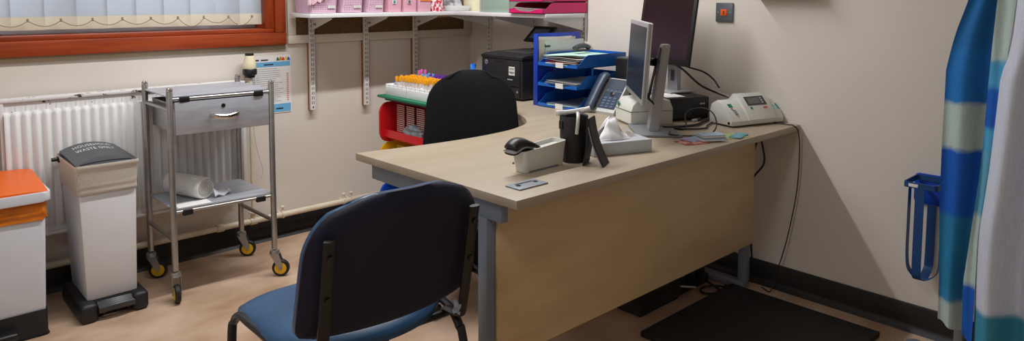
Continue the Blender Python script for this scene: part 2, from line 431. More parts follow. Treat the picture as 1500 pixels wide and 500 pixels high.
pz, py = .131, -.05
pp = thing('heating_pipe', 'cream painted heating pipe running along the wall above the skirting', 'pipe', (-1.9, -.05, .118))
MB().tube([(-3.6, py, pz), (-.35, py, pz)], .0145, 14).build('pipe_run', PIPE, pp)
for x in (-1.455, -1.62): MB().cyl((x-.016, py, pz), (x+.016, py, pz), .0185).build('pipe_joint', PIPE, pp)
for x in (-2.75, -2.05, -1.30, -.945, -.90, -.5): m = MB(); m.box(x-.006, x+.006, py, -.001, pz-.006, pz+.006); m.lathe([(.019, -.006), (.019, .006)], (x, py, pz), 14, ax=(1, 0, 0)); m.cyl((x, py, pz+.012), (x, py, pz+.04), .005); m.lathe([(.008, 0), (.011, .004), (.008, .010)], (x, py, pz+.036), 10); m.build('pipe_clip', PIPE, pp)
MB().tube([(-1.455, py, pz), (-1.455, py-.004, .80)], .0082, 12).build('riser', PIPE, pp)
m = MB(); m.cyl((-1.455, py, .145), (-1.455, py, .172), .013); m.lathe([(.02, .172), (.02, .178)], (-1.455, py, 0), 14)
m.build('elbow_joint', PIPE, pp)
tv = thing('radiator_valve', 'cream thermostatic valve head with black collar beside the poster', 'valve', (-1.455, -.055, .80))
MB().lathe([(.012, .856), (.024, .857), (.025, .866), (.0335, .872), (.034, .894), (.03, .9)], (-1.455, -.055, 0), 24).build('collar', BLACKP, tv)
MB().lathe([(.013, .80), (.013, .8555)], (-1.455, -.055, 0), 16).build('valve_body', PIPE, tv)
MB().lathe([(.029, .899), (.031, .905), (.030, .93), (.0255, .945), (.023, .962), (.017, .966)], (-1.455, -.055, 0), 24).build('valve_cap', mat('valve_cream', (236, 226, 192), .4), tv)
MB().lathe([(.020, .964), (.021, .972), (.018, .975)], (-1.455, -.055, 0), 20).build('cap_ring', BLACKP, tv)
m = MB(); m.tube([(RX1-.006, -.06, .825), (-1.455, -.055, .825)], .010, 10); m.build('tail_pipe', CHROME, tv)
tag(MB().tube(spline([(-1.435, -.03, .62), (-1.42, -.03, .5), (-1.395, -.03, .40), (-1.39, -.028, .36), (-1.40, -.028, .335)], 6), (.0014), 6).build('loose_wire', CABLEW, None, org=(-1.40, -.03, .33)), 'thin grey wire dangling beside the radiator riser pipe', 'wire')

# poster
po = thing('poster', 'white and blue printed information poster taped to the wall', 'poster', (-1.30, 0, .655))
MB().box(-1.432, -1.215, -.003, -.0005, .655, .952).build('sheet', PAPER, po)
for a, b_ in ((.897, .921), (.66, .702)): MB().box(-1.428, -1.219, -.0038, -.0031, a, b_).build('blue_band', SKYINK, po)
rn = random.Random(3); m = MB(); m2 = MB(); m3 = MB(); m4 = MB()
for k in range(17):
    z = .885-k*.0105
    m.box(-1.40, -1.40+.10+rn.random()*.045, -.0037, -.0031, z, z+.002)
    m2.box(-1.425, -1.408, -.0037, -.0031, z, z+.004)
    if k > 2: m3.box(-1.240, -1.229, -.0037, -.0031, z, z+.006)
m.build('text_line', mat('grey_ink', (150, 160, 176), .7), po); m2.build('text_margin', SKYINK, po); m3.build('red_column', mat('soft_red_ink', (214, 150, 140), .7), po)
for q, c in enumerate((DGREEN, ORINK, REDINK, YELINK, BLUEINK)):
    m = MB(); x = -1.294+q*.0145
    m.prism([(x, .926), (x+.018, .926), (x+.014, .938+.006*(q % 2)), (x+.006, .945)], 'y', -.0036-.0001*q, -.0031)
    m.build('picture', c, po)
for a, b_, c, d in ((-1.408, -1.385, .929, .936), (-1.375, -1.338, .929, .935), (-1.36, -1.31, .905, .911), (-1.30, -1.262, .674, .681)): MB().box(a, b_, -.0044, -.0031, c, d).build('heading', INK, po)

# ------------------------------------------------------------------ pin board and wall shelves
pb = thing('pin_board', 'cream framed hessian pin board on the wall behind the shelf brackets', 'board', (-.6, 0, 1.012))
m = MB(); m.box(-1.19, -.058, -.008, -.0005, 1.05, 1.75); m.build('hessian_panel', HESS, pb)
m = MB(); m.box(-1.232, -.002, -.018, -.0005, 1.010, 1.053, bev=.003); m.box(-1.232, -.002, -.018, -.0005, 1.75, 1.79, bev=.003)
m.box(-1.232, -1.188, -.0178, -.0005, 1.053, 1.75, bev=.003); m.box(-.058, -.002, -.0178, -.0005, 1.053, 1.75, bev=.003)
m.build('frame', CREAM, pb)

SH, SH2 = .255, .33                                          # shelf depth
ZS, ZT = 1.150, 1.171
s1 = MB(); s1.box(-1.233, -.002, -SH, -.040, ZS, ZT, bev=.0015)
tag(s1.build('wall_shelf', WHITEM, None, org=(-.6, -.1, ZS)), 'white shelf above the pin board along the window wall', 'shelf')
s2 = MB(); s2.box(-SH2, -.030, -.988, -SH-.0015, ZS, ZT, bev=.0015)
tag(s2.build('wall_shelf', WHITEM, None, org=(-.1, -.7, ZS)), 'white shelf above the printer on the right hand wall', 'shelf')

def upright(p, nrm, z0, z1, batten=True, label=''):
    # slotted channel, local: x along wall, -y out of the wall
    t = thing('shelf_upright', label, 'shelf upright', p, nrm, 'slotted shelf uprights')
    y0 = -.020 if batten else -.001
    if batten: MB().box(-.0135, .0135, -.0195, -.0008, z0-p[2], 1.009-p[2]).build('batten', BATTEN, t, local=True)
    m = MB(); w = .0135; d = .014
    m.box(-w, -w+.002, y0-d, y0, z0-p[2], z1-p[2]); m.box(w-.002, w, y0-d, y0, z0-p[2], z1-p[2]); m.box(-w+.002, w-.002, y0-d, y0-d+.002, z0-p[2], z1-p[2])
    m.build('channel', STEELW, t, local=True)
    m = MB(); z = z0+.03
    while z < min(z1, 1.5):
        for sx in (-.005, .005): m.box(sx-.0016, sx+.0016, y0-d-.0006, y0-d, z-p[2], z+.016-p[2])
        z += .0254
    m.build('slot_row', SLOT, t, local=True)
    m = MB()
    for zz in (z0+.014, z1-.02): m.lathe([(.0045, 0), (.004, .0018), (.001, .002)], (0, y0-d, zz-p[2]), 12, ax=(0, -1, 0))
    m.build('screw_head', SLOT, t, local=True)
    # bracket
    b = MB(); L = (SH if batten else SH2)-.012
    poly = [(y0-d, ZS-.001-p[2]), (-L, ZS-.001-p[2]), (-L, ZS-.010-p[2]), (y0-d-.002, ZS-.072-p[2])]
    b.prism(poly, 'x', -.0025, .0025)
    b.box(-.012, .012, -L, y0-d, ZS-.003-p[2], ZS-.0005-p[2])
    bo = b.build('bracket', STEELW, t, local=True)
    m = MB(); m.box(-.0032, -.0026, y0-d-.030, y0-d-.022, ZS-.046-p[2], ZS-.034-p[2]); m.box(-.0032, -.0026, y0-d-.05, y0-d-.036, ZS-.046-p[2], ZS-.034-p[2])
    m.build('stamp', mat('stamp_grey', (120, 112, 100), .6) if 'stamp_grey' not in bpy.data.materials else bpy.data.materials['stamp_grey'], bo, local=True)
    return t
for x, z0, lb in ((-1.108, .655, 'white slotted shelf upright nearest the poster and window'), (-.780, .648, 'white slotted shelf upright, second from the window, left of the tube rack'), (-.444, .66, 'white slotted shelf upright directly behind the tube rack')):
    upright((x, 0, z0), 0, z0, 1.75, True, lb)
for y, lb in ((-.198, 'slotted shelf upright in the room corner behind the printer'), (-.585, 'slotted shelf upright behind the small tablet'), (-.965, 'slotted shelf upright at the end of the shelf behind the file trays')):
    upright((0, y, .745), R(-90), .745, 1.75, False, lb)

# ------------------------------------------------------------------ things on the shelves
def basket(x0, x1, lb, ruffle=False):
    cx = (x0+x1)/2; w = x1-x0; y0, y1 = -.238, -.06; h = .135
    t = thing('storage_basket', lb, 'basket', (cx, -.15, ZT), 0, 'lilac woven baskets')
    m = MB(); k = .007
    def side(u, v, inn):
        q = rounded(-w/2+k*(1-v)+inn, w/2-k*(1-v)-inn, y0+.15+k*(1-v)+inn, y1+.15-k*(1-v)-inn, .018-inn*.5, 5)
        L = len(q); i = int(round(u*L)) % L; return (*q[i], .002+v*h if not inn else .006+v*(h-.004))
    L = 24
    m.grid(lambda u, v: side(u, v, 0), L, 4); m.grid(lambda u, v: side(u, v, .004), L, 4, flip=True)
    q = rounded(-w/2+k, w/2-k, y0+.15+k, y1+.15-k, .018, 5); m.f([m.v((*p, .002)) for p in q]); m.f([m.v((p[0]*.97, p[1]*.97, .006)) for p in q])
    m.build('woven_body', LILAC, t, local=True, weld=True)
    m = MB(); q = rounded(-w/2-.002, w/2+.002, y0+.148, y1+.152, .02, 5); m.tube([(*p, h+.003) for p in q], .005, 8, closed=True); m.build('rim', LILACR, t, local=True)
    lbx = w/2-.062
    m = MB(); m.box(lbx, lbx+.040, y0+.15-.0005, y0+.15+.004, .026, .038); m.build('name_tape', PAPER, t, local=True)
    m = MB()
    for z in (.0295, .0345):
        for q_ in range(6): m.box(lbx+.003+q_*.006, lbx+.0065+q_*.006, y0+.15-.0009, y0+.15-.0004, z-.001, z+.001)
    m.build('tape_print', mat('tape_print', (120, 118, 124), .7) if 'tape_print' not in bpy.data.materials else bpy.data.materials['tape_print'], t, local=True)
    return t
basket(-1.226, -1.062, 'lilac woven basket at the window end of the shelf, frilled paper hanging over it')
basket(-1.046, -.913, 'middle lilac woven basket on the shelf with a name tape')
basket(-.899, -.782, 'lilac woven basket on the shelf beside the pink boxes')
m = MB()
def ruf(u, v):
    a = u*26; return (-1.236+u*.115, -.247-.008*sin(a)*(.3+v)-.004*cos(3*v+a), 1.315-.105*v+.055*u*(v) + .004*sin(a*1.7)-.02*u)
m.slab(ruf, lambda u, v: V(ruf(u, v))+V((0, .0015, .0008)), 44, 8)
tag(m.build('paper_frill', mat('pink_tissue', (232, 196, 204), .85, bump=.3, bscale=60), None, org=(-1.18, -.247, 1.22)), 'crumpled pink tissue strip draped over the first lilac basket', 'tissue')

def pinkbox(x0, x1, lb, kind):
    cx = (x0+x1)/2; w = x1-x0; y0, y1 = -.235, -.08; h = .15
    t = thing('storage_box', lb, 'box', (cx, -.15, ZT), 0, 'narrow pink storage boxes')
    m = MB(); m.taper((-w/2+.004, w/2-.004, -.08, .07), (-w/2, w/2, -.085, .07), .001, h, bev=.002); m.build('shell', PINKB, t, local=True)
    m = MB(); m.box(-w/2-.001, w/2+.001, -.087, .071, h-.004, h+.002, bev=.002); m.build('rim', PINKB, t, local=True)
    if kind == 'orange':
        m = MB(); m.box(-w/2+.016, w/2-.006, -.0862, -.0835, .060, .068); m.build('label', ORINK, t, local=True)
    else:
        m = MB(); m.box(-w/2+.028, -w/2+.050, -.0865, -.083, .045, .067); l = m.build('label', PAPER if kind == 'teal' else PINKB, t, local=True)
        m = MB(); m.box(-w/2+.032, -w/2+.045, -.0874, -.0866, .048, .064); m.build('label_print', TEAL if kind == 'teal' else DGREEN, l, local=True)
    return t
pinkbox(-.765, -.676, 'pink storage box on the shelf with a white framed teal label', 'teal')
pinkbox(-.667, -.576, 'middle pink storage box on the shelf with a small green label', 'green')
pinkbox(-.569, -.477, 'pink storage box on the shelf with an orange label', 'orange')

def pouch(x0, x1, y0, y1, z0, h, mt, name, puff=.5, seed=1):
    rn = random.Random(seed); m = MB(); cx, cy = (x0+x1)/2, (y0+y1)/2; w, d = (x1-x0)/2, (y1-y0)/2
    ph = [rn.random()*6 for _ in range(6)]
    def fr(sgn):
        def fn(u, v):
            b = (1-abs(2*u-1)**4)*(1-max(0, v)**3)
            wr = .004*sin(u*17+ph[0]+v*5)*b+.003*sin(v*23+ph[1]+u*4)
            return (cx+(2*u-1)*w*(1-.06*v)+.002*sin(v*11+ph[2]), cy+sgn*(d*b*(1-puff*v)+.001)+wr, z0+h*v*(1-.04*(2*u-1)**2))
        return fn
    m.slab(fr(-1), fr(1), 18, 14)
    return m
BAGR = mat('red_printed_bag', (226, 214, 218), .35, c2=(192, 24, 56), scale=75, stretch=(1, 1, .6), ramp=(.46, .54), detail=2)
tag(pouch(-.468, -.355, -.225, -.10, ZT, .15, BAGR, '', seed=4).build('printed_pouch', BAGR, None, org=(-.41, -.16, ZT)), 'red and white printed pouch standing beside the pink boxes', 'pouch')
t = thing('instrument_tray', 'white plastic tray with a clear bag of grey items in the shelf corner', 'tray', (-.28, -.15, ZT))
m = MB(); m.taper((-.335, -.20, -.23, -.07), (-.345, -.19, -.24, -.065), ZT+.001, ZT+.03, bev=.004); m.build('tray_body', WHITEP, t)
m = pouch(-.33, -.21, -.21, -.09, ZT+.03, .10, FILM, '', seed=9); m.build('bag', mat('grey_bag', (190, 192, 200), .35, c2=(120, 116, 118), scale=14, ramp=(.4, .5)), t)
t = thing('carton', 'white and yellow carton on the shelf corner with a dark round mark', 'carton', (-.13, -.2, ZT))
m = MB(); m.box(-.175, -.085, -.249, -.15, ZT+.0005, ZT+.15, bev=.001); m.build('carton_body', mat('carton_card', (240, 234, 200), .5), t)
m = MB(); m.box(-.120, -.0845, -.2496, -.1495, ZT+.001, ZT+.1495); m.build('yellow_panel', YELINK, t)
m = MB(); m.lathe([(.010, 0), (.010, .001)], (-.103, -.2498, ZT+.047), 16, ax=(0, -1, 0)); m.build('round_mark', INK, t)
t = thing('divider', 'narrow pale divider standing between the yellow carton and clear green box', 'divider', (-.24, -.465, ZT))
m = MB(); m.box(-.318, -.08, -.470, -.464, ZT+.0005, ZT+.15, bev=.001); m.build('strip_body', LGREY, t)
t = thing('clear_box', 'cloudy green translucent plastic box beside the magenta trays', 'box', (-.16, -.53, ZT))
GRB = see_through('green_plastic_box', (176, 200, 184), .72, .3)
m = MB(); m.box(-.315, -.06, -.700, -.480, ZT+.0006, ZT+.15, bev=.005); m.build('box_shell', GRB, t)
m = MB(); m.prism([(-.55, ZT+.004), (-.49, ZT+.004), (-.512, ZT+.022), (-.53, ZT+.015)], 'x', -.310, -.27); m.build('grey_contents', PAPERB, t)

def letter_tray(name, lb, cat, grp, mt, o, rz, w, d, h, lip=.35, parts=()):
    # open front tray, local: x = depth into wall (front at 0), y = width
    t = thing(name, lb, cat, o, rz, grp)
    th = .0028
    m = MB()
    m.box(.0, d, -w/2, w/2, 0, th)
    for s_ in (-1, 1):
        y = s_*(w/2-th/2)
        m.prism([(-.004, th), (-.002, h*.28), (.02, h*.42), (.055, h*.9), (.075, h), (d, h), (d, 0), (.0, 0)], 'y', y-th/2, y+th/2)
    m.box(d-th, d, -w/2, w/2, 0, h)
    # curved scoop at the front
    q = []
    for i in range(13):
        a = -w/2+w*i/12; dip = max(0, 1-(abs(a)/(w*.30))**4)
        q.append((a, h*lip*(1-.55*dip)))
    for (a, za), (b2, zb) in zip(q, q[1:]):
        m.prism([(a, 0), (b2, 0), (b2, zb), (a, za)], 'x', -.004, -.0012)
    m.box(-.004, .0, -w/2, w/2, 0, th)
    m.build('tray_shell', mt, t, local=True)
    return t
# magenta trays on the shelf: a stack of two
for k, z in enumerate((ZT+.0012, ZT+.062)):
    t = letter_tray('letter_tray', ('bottom magenta letter tray of the pair on the shelf, holding papers', 'upper magenta letter tray resting on the papers tray')[k], 'letter tray', 'magenta letter trays', PINK, (-.345, -.862, z), 0, .246, .335, .056, .42)
m = MB(); rn = random.Random(5)
PKP = []
for k in range(5):
    m = MB(); z = ZT+.0045+k*.0045; dx = rn.uniform(-.012, 0)
    def sh(u, v, t0, z=z, dx=dx): return (-.33+dx+v*.28, -.755-.21*u, z+t0+.006*(1-v)*(1-u)+.012*max(0, .25-u))
    m.slab(lambda u, v: sh(u, v, 0), lambda u, v: sh(u, v, .0016), 6, 6)
    tag(m.build('paper_sheet', (PAPER, PAPERC)[k % 2], None, org=(-.15, -.8, z)), 'loose white papers lying in the bottom magenta tray', 'paper', 'papers in the magenta tray')

# ------------------------------------------------------------------ desk
desk = thing('corner_desk', 'L-shaped maple desk with grey steel legs against the right wall', 'desk', (-.9, -1.8, 0))
outl = [(-.004, -.50), (-.004, -2.157), (-1.64, -2.157), (-1.655, -1.38)] + [tuple(p)[:2] for p in spline([(-1.655, -1.38, 0), (-1.40, -1.428, 0), (-1.20, -1.444, 0), (-1.04, -1.436, 0), (-.93, -1.412, 0), (-.82, -1.355, 0), (-.73, -1.24, 0), (-.66, -1.08, 0), (-.60, -.92, 0), (-.56, -.75, 0), (-.55, -.50, 0)], 4)[1:]]
m = MB(); m.prism(outl, 'z', .705, .73, bev=.0015); m.build('desk_top', MAPLE, desk, sharp=30)
m = MB(); m.box(-1.585, -.12, -2.022, -2.004, .212, .7048, bev=.001); m.build('modesty_panel', MAPLEP, desk)
def post(x0, x1, y0, y1, foot):
    m = MB(); m.box(x0, x1, y0, y1, .035, .646, bev=.003); return m
m = MB(); m.box(-1.621, -1.596, -2.077, -1.425, .645, .7047, bev=.002); m.build('side_beam', DESKG, desk)
post(-1.62, -1.5865, -2.015, -1.977, 1).build('leg', DESKG, desk)
m = MB(); m.box(-1.625, -1.58, -2.10, -1.45, .0, .034, bev=.006); m.build('foot', DESKG, desk)
post(-.128, -.094, -2.001, -1.963, 1).build('leg', DESKG, desk)
m = MB(); m.box(-.136, -.09, -1.995, -1.40, .0, .034, bev=.006); m.build('foot', DESKG, desk)
m = MB(); m.box(-.125, -.10, -2.0, -1.4, .645, .7047, bev=.002); m.build('side_beam', DESKG, desk)
post(-.46, -.42, -.58, -.54, 1).build('leg', DESKG, desk)
m = MB(); m.box(-.52, -.05, -.585, -.535, 0, .034, bev=.006); m.build('foot', DESKG, desk)
m = MB(); m.box(-.52, -.05, -.575, -.55, .645, .7047, bev=.002); m.build('side_beam', DESKG, desk)
pt = None
m = MB(); m.box(-1.568, -1.455, -2.094, -2.034, .7302, .7345, bev=.0015); pt = m.build('cable_port', PORT, desk)
m = MB(); m.box(-1.545, -1.478, -2.055, -2.047, .7346, .7352); m.build('port_flap', DGREY, pt)
for x in (-1.545, -1.476): MB().lathe([(.0075, .7344), (.007, .7358), (.002, .736)], (x, -2.064 + (.0 if x < -1.5 else .002), 0), 14).build('port_hole', BLACKP, pt)

# ------------------------------------------------------------------ stainless trolley
tr = thing('instrument_trolley', 'stainless steel instrument trolley on castors in front of the radiator', 'trolley', (-1.75, -.28, 0))
PX = {(-1, -1): (-1.956, -.452), (1, -1): (-1.542, -.480), (1, 1): (-1.553, -.142), (-1, 1): (-1.958, -.138)}
for (a, b_), (x, y) in PX.items():
    m = MB(); m.tube([(x, y, .128), (x, y, .876), (x, y, .882)], [.0125, .0125, .0095], 16); p = m.build('upright_post', STEEL, tr)
    m = MB(); m.lathe([(.0128, .872), (.0132, .878), (.010, .886), (.003, .888)], (x, y, 0), 16); m.build('post_cap', CHROME, p)
AL = .0
m = MB()
TP = lambda z, i=0.: [(PX[(-1, -1)][0]+i, PX[(-1, -1)][1]+i), (PX[(1, -1)][0]-i, PX[(1, -1)][1]+i), (PX[(1, 1)][0]-i, PX[(1, 1)][1]-i), (PX[(-1, 1)][0]+i, PX[(-1, 1)][1]-i)]
m.prism(TP(0, -.004), 'z', .846, .852, bev=.002); m.build('top_shelf', STEELB, tr)
q = TP(0, 0)
for a, b_, z, r_ in ((0, 1, .838, .008), (2, 3, .838, .008), (0, 3, .795, .008), (1, 2, .795, .008), (0, 3, .256, .009), (1, 2, .256, .009)): MB().cyl((*q[a], z), (*q[b_], z), r_).build('cross_rail', STEEL, tr)
m = MB()
m.prism(TP(0, .002), 'z', .378, .384, bev=.002); m.build('lower_shelf', STEELB, tr)
for a, b_ in ((0, 1), (2, 3)): MB().cyl((*q[a], .370), (*q[b_], .370), .007).build('shelf_rail', STEEL, tr)
for z, off in ((.836, -.006), (.366, -.006)):
    for t_ in (.13, .86):
        x = q[0][0]+(q[1][0]-q[0][0])*t_; y = q[0][1]+(q[1][1]-q[0][1])*t_
        m = MB(); m.box(x-.020, x+.020, y-.014, y+.006, z-.012, z+.010, bev=.003); m.build('shelf_clip', BLACKP, tr)
# drawer
m = MB(); x0, x1, yF, yB = -1.936, -1.560, -.462, -.16
m.box(x0, x1, yF+.012, yB, .695, .70); m.box(x0, x0+.003, yF+.012, yB, .70, .815); m.box(x1-.003, x1, yF+.012, yB, .70, .815); m.box(x0+.003, x1-.003, yB-.003, yB, .70, .815)
m.build('drawer_body', STEEL, tr)
m = MB(); v = [(x0-.004, -.466), (x1+.004, -.486), (x1+.004, -.474), (x0-.004, -.454)]; m.prism(v, 'z', .692, .826, bev=.0015); dr = m.build('drawer_front', STEELB, tr)
hx = -1.748; hy = -.4765
pts = [(hx-.056, hy, .764), (hx-.053, hy-.016, .762), (hx-.036, hy-.028, .757), (hx, hy-.034, .753), (hx+.036, hy-.030, .757), (hx+.053, hy-.020, .762), (hx+.056, hy-.005, .764)]
m = MB(); m.tube(spline(pts, 5), .0105, 10, rb=.005); m.build('handle', CHROME, dr)
m = MB(); m.lathe([(.0085, 0), (.0085, .003), (.006, .004)], (hx-.002, hy+.001, .798), 16, ax=(0, -1, 0)); m.build('keyhole', BLACKP, dr)
# castors: yellow hubbed wheels turned in different directions
def castor(x, y, ang, par):
    m = MB(); m.lathe([(.012, .122), (.019, .120), (.022, .112), (.022, .104), (.016, .100)], (x, y, 0), 18)
    dx, dy = cos(ang), sin(ang); cx, cy = x+dx*.026, y+dy*.026; px_, py_ = -dy, dx
    for s_ in (-1, 1):
        o = V((px_*s_*.0155, py_*s_*.0155, 0)); t = V((px_*s_*.0018, py_*s_*.0018, 0))
        poly = [V((x-dx*.018, y-dy*.018, .105)), V((x+dx*.020, y+dy*.020, .105)), V((cx+dx*.012, cy+dy*.012, .052)), V((cx, cy, .034)), V((cx-dx*.012, cy-dy*.012, .045))]
        A = [m.v(p+o) for p in poly]; B = [m.v(p+o+t) for p in poly]
        m.f(A); m.f(B[::-1])
        for i in range(5): m.f([A[i], A[(i+1) % 5], B[(i+1) % 5], B[i]])
    k = m.build('castor_fork', ZINC, par)
    m = MB(); m.lathe([(.026, -.011), (.034, -.011), (.038, -.007), (.0385, 0), (.038, .007), (.034, .011), (.026, .011)], (cx, cy, .0385), 26, ax=(px_, py_, 0)); m.build('tyre', RUBBER, k)
    m = MB(); m.lathe([(.0265, -.0112), (.0265, -.0122), (.012, -.0135), (.008, -.0145), (.008, .0145), (.012, .0135), (.0265, .0122), (.0265, .0112)], (cx, cy, .0385), 24, ax=(px_, py_, 0)); m.build('hub', YELLOW, k)
    m = MB(); m.lathe([(.005, -.019), (.005, .019)], (cx, cy, .0385), 10, ax=(px_, py_, 0)); m.build('axle', ZINC, k)
castor(*PX[(-1, -1)], R(-100), tr); castor(*PX[(1, -1)], R(-38), tr); castor(*PX[(1, 1)], R(-30), tr); castor(*PX[(-1, 1)], R(-24), tr)

# roll of cotton wool in its film on the lower shelf
cw = thing('cotton_roll', 'white cotton wool roll in a clear film bag on the lower trolley shelf', 'cotton roll', (-1.80, -.30, .386))
a = V((-1.877, -.175, .384+.0475)); b_ = V((-1.80, -.385, .384+.0475)); ax = (b_-a).normalized()
m = MB()
prof = [(.004, 0), (.040, .001), (.0455, .008), (.0465, .05), (.0468, .2), (.0455, (b_-a).length-.008)]
m.lathe(prof + [(.041, (b_-a).length), (.012, (b_-a).length-.004)], a, 30, ax=ax); m.build('roll', COTTON, cw)
# spiral end: darker grey paints the shade between the wound layers
side = ax.cross(V((0, 0, 1))).normalized(); upv = side.cross(ax)
sp = [b_+ax*.001+side*(r_*cos(t_))+upv*(r_*sin(t_)) for t_, r_ in [(k*.35, .006+.034*k/62) for k in range(63)]]
m = MB(); m.tube(sp, .0016, 5); m.build('roll_spiral', mat('cotton_fold_shade', (176, 172, 168), .9), cw)
m = MB(); rn = random.Random(2)
def bagf(u, v):
    ang = u*2*pi; rr = .0485+.003*sin(5*ang+7*v)*rn.random()
    return a-ax*.004 + ax*((b_-a).length+.008)*v + side*rr*cos(ang) + upv*max(rr*sin(ang), -.0475)
m.grid(bagf, 28, 10); m.build('film_sleeve', FILM, cw)
m = MB()
def tail(u, v): return b_+V((.03, .002, -.046))+V((.085*u, .05*(u*.5)+.05*(v-.5)*(1-.4*u), .030*(1-u)*(1-abs(2*v-1))+.010+.006*sin(9*u+5*v)))
m.slab(tail, lambda u, v: V(tail(u, v))-V((0, 0, .004)), 10, 8); m.build('film_tail', translucent('film_knot', (236, 238, 242), .25, .6), cw)
tag(MB().box(-1.935, -1.80, -.452, -.385, .3845, .3856).build('paper_sheet', PAPER, None, org=(-1.87, -.42, .3845)), 'white paper sheet on the lower trolley shelf at the front left corner', 'paper')

# ------------------------------------------------------------------ white pedal bin: household waste
hb = thing('pedal_bin', 'tall white pedal bin with grey lid reading HOUSEHOLD WASTE ONLY', 'bin', (-2.18, -.26, 0))
m = MB(); m.taper((-2.266, -2.088, -.400, -.14), (-2.284, -2.080, -.418, -.128), .070, .535, bev=.006); m.build('bin_body', BINW, hb)
m = MB(); m.box(-2.302, -2.240, -.452, -.12, 0, .075, bev=.018, seg=3); m.box(-2.118, -2.058, -.452, -.12, 0, .075, bev=.018, seg=3); m.box(-2.25, -2.11, -.405, -.12, 0.002, .07, bev=.01)
m.build('base', BLACKT, hb)
m = MB(); q = []
n_ = 14
def ped(u, v):
    x = -2.238+.128*u; y = -.412-.040*v-.012*sin(pi*u); z = .066+.006*sin(pi*u)-.014*v-.004*v*v
    return (x, y, z + (.0022 if int(v*9) % 2 else 0))
m.slab(ped, lambda u, v: V(ped(u, v))-V((0, -.004*v, .020)), n_, 9); pd = m.build('pedal', DGREY, hb)
m = MB(); m.box(-2.222, -2.21, -.43, -.39, .015, .05, bev=.003); m.box(-2.135, -2.124, -.43, -.39, .015, .05, bev=.003); m.build('pedal_arm', BLACKP, pd)
# liner turned over the rim
m = MB()
def liner(u, v, o=0.):
    z = .498+.117*v; L = 60; q = rounded(-2.287-.008*v, -2.080+.005*v, -.421-.02*v, -.124, .014, 14); i = int(round(u*(len(q)))) % len(q)
    wob = (.0012*sin(5*v+u*9)+.0006*sin(70*u))*(1 if v < .8 else .2)+.0040*math.exp(-((v-.92)/.09)**2)+.0026*math.exp(-((v-.05)/.06)**2)+.0014*math.exp(-((v-.30-.1*sin(u*8))/.06)**2)
    c = V((-2.18, -.27, 0)); p = V((*q[i], 0)); d = (p-c).normalized()
    return (p.x+d.x*(wob+.0015+o), p.y+d.y*(wob+.0015+o), z)
m.grid(lambda u, v: liner(u, v), 60, 26)
m.grid(lambda u, v: liner(u, v, -.003), 60, 26, flip=True)
m.build('liner', CLBAG, hb, weld=True, sharp=60)
# lid: shallow arch
m = MB()
def lid(u, v):
    x = -2.286+.204*u; y = -.425+.295*v
    arch = 1-(2*u-1)**2
    z = .612+.024*arch*(.30+.70*min(1, v*1.8)) + .012*v
    if v < .001: z = .606+.008*arch
    return (x, y, z)
m.slab(lid, lambda u, v: (V(lid(u, v)).x, V(lid(u, v)).y, .600), 20, 14); ld = m.build('lid', LIDGREY, hb, sharp=25)
m = MB()
def band(u, v):
    p = V(lid(.06+.88*u, .01+.16*v*(1-(2*u-1)**2)+.02)); return (p.x, p.y, p.z+.0015)
m.slab(band, lambda u, v: V(band(u, v))-V((0, 0, .004)), 20, 4); m.build('lid_lip', mat('lid_lip_grey', (58, 61, 66), .45), ld)
def bent_text(txt, size, y, xa, xb, mt, par):
    o = lettering(txt, size, mt, par, M.Identity(4), 'lettering', local=True, ext=.0003, space=1.1)
    xs = [v.co.x for v in o.data.vertices]; a0, a1 = min(xs), max(xs)
    for v in o.data.vertices:
        u = (xa+(v.co.x-a0)/(a1-a0)*(xb-xa)); yy = y+v.co.y*1.7
        p = V(lid((u+2.286)/.204, (yy+.425)/.295)); p.z += .0012+(.0006 if v.co.z > 0 else 0)
        v.co = W[par].inverted() @ p
bent_text('HOUSEHOLD', .030, -.192, -2.250, -2.116, WHITEP, ld)
bent_text('WASTE ONLY', .030, -.256, -2.252, -2.114, WHITEP, ld)
m = MB(); m.cyl((-2.300, -.17, .60), (-2.322, -.17, .60), .0075); m.box(-2.302, -2.285, -.185, -.155, .588, .61, bev=.003); m.build('hinge_stub', BLACKP, hb)

# ------------------------------------------------------------------ orange clinical bin
ob = thing('clinical_bin', 'white pedal bin with orange lid, orange bag and black base', 'bin', (-2.54, -.26, 0))
BX0, BX1, BY0, BY1 = -2.66, -2.392, -.44, -.13
m = MB(); m.taper((BX0+.014, BX1-.014, BY0+.012, BY1-.01), (BX0, BX1, BY0, BY1), .06, .515, bev=.012, seg=3); m.build('bin_body', BINBLUE, ob)
m = MB()
# black base shell: front edge dips down in the middle
def bs(u, v, o):
    q = rounded(BX0+.011-o, BX1-.011+o, BY0+.008-o, BY1-.006+o, .016, 8); L = len(q); i = int(round(u*L)) % L; x, y = q[i]
    top = .104
    if y < BY0+.03:
        s_ = abs((x-(BX0+BX1)/2)/((BX1-BX0)/2)); top = .118-.018*max(0, min(1, (s_-.25)/.35))
    return (x, y, .004+(top-.004)*v)
m.grid(lambda u, v: bs(u, v, .002), 40, 6); q = rounded(BX0+.005, BX1-.005, BY0+.003, BY1-.001, .016, 8); m.f([m.v((*p, .004)) for p in q][::-1])
m.grid(lambda u, v: bs(u, v, -.004), 40, 6, flip=True)
m.build('base_shell', BLACKT, ob, weld=True)
m = MB(); m.box(-2.64, -2.50, BY0-.05, BY0+.02, .030, .055, bev=.010, seg=3); m.build('pedal', BLACKP, ob)
m = MB()
for x in (BX0+.04, BX1-.04):
    for y in (BY0+.04, BY1-.04): m.cyl((x, y, 0), (x, y, .01), .014)
m.build('rubber_foot', RUBBER, ob)
m = MB()
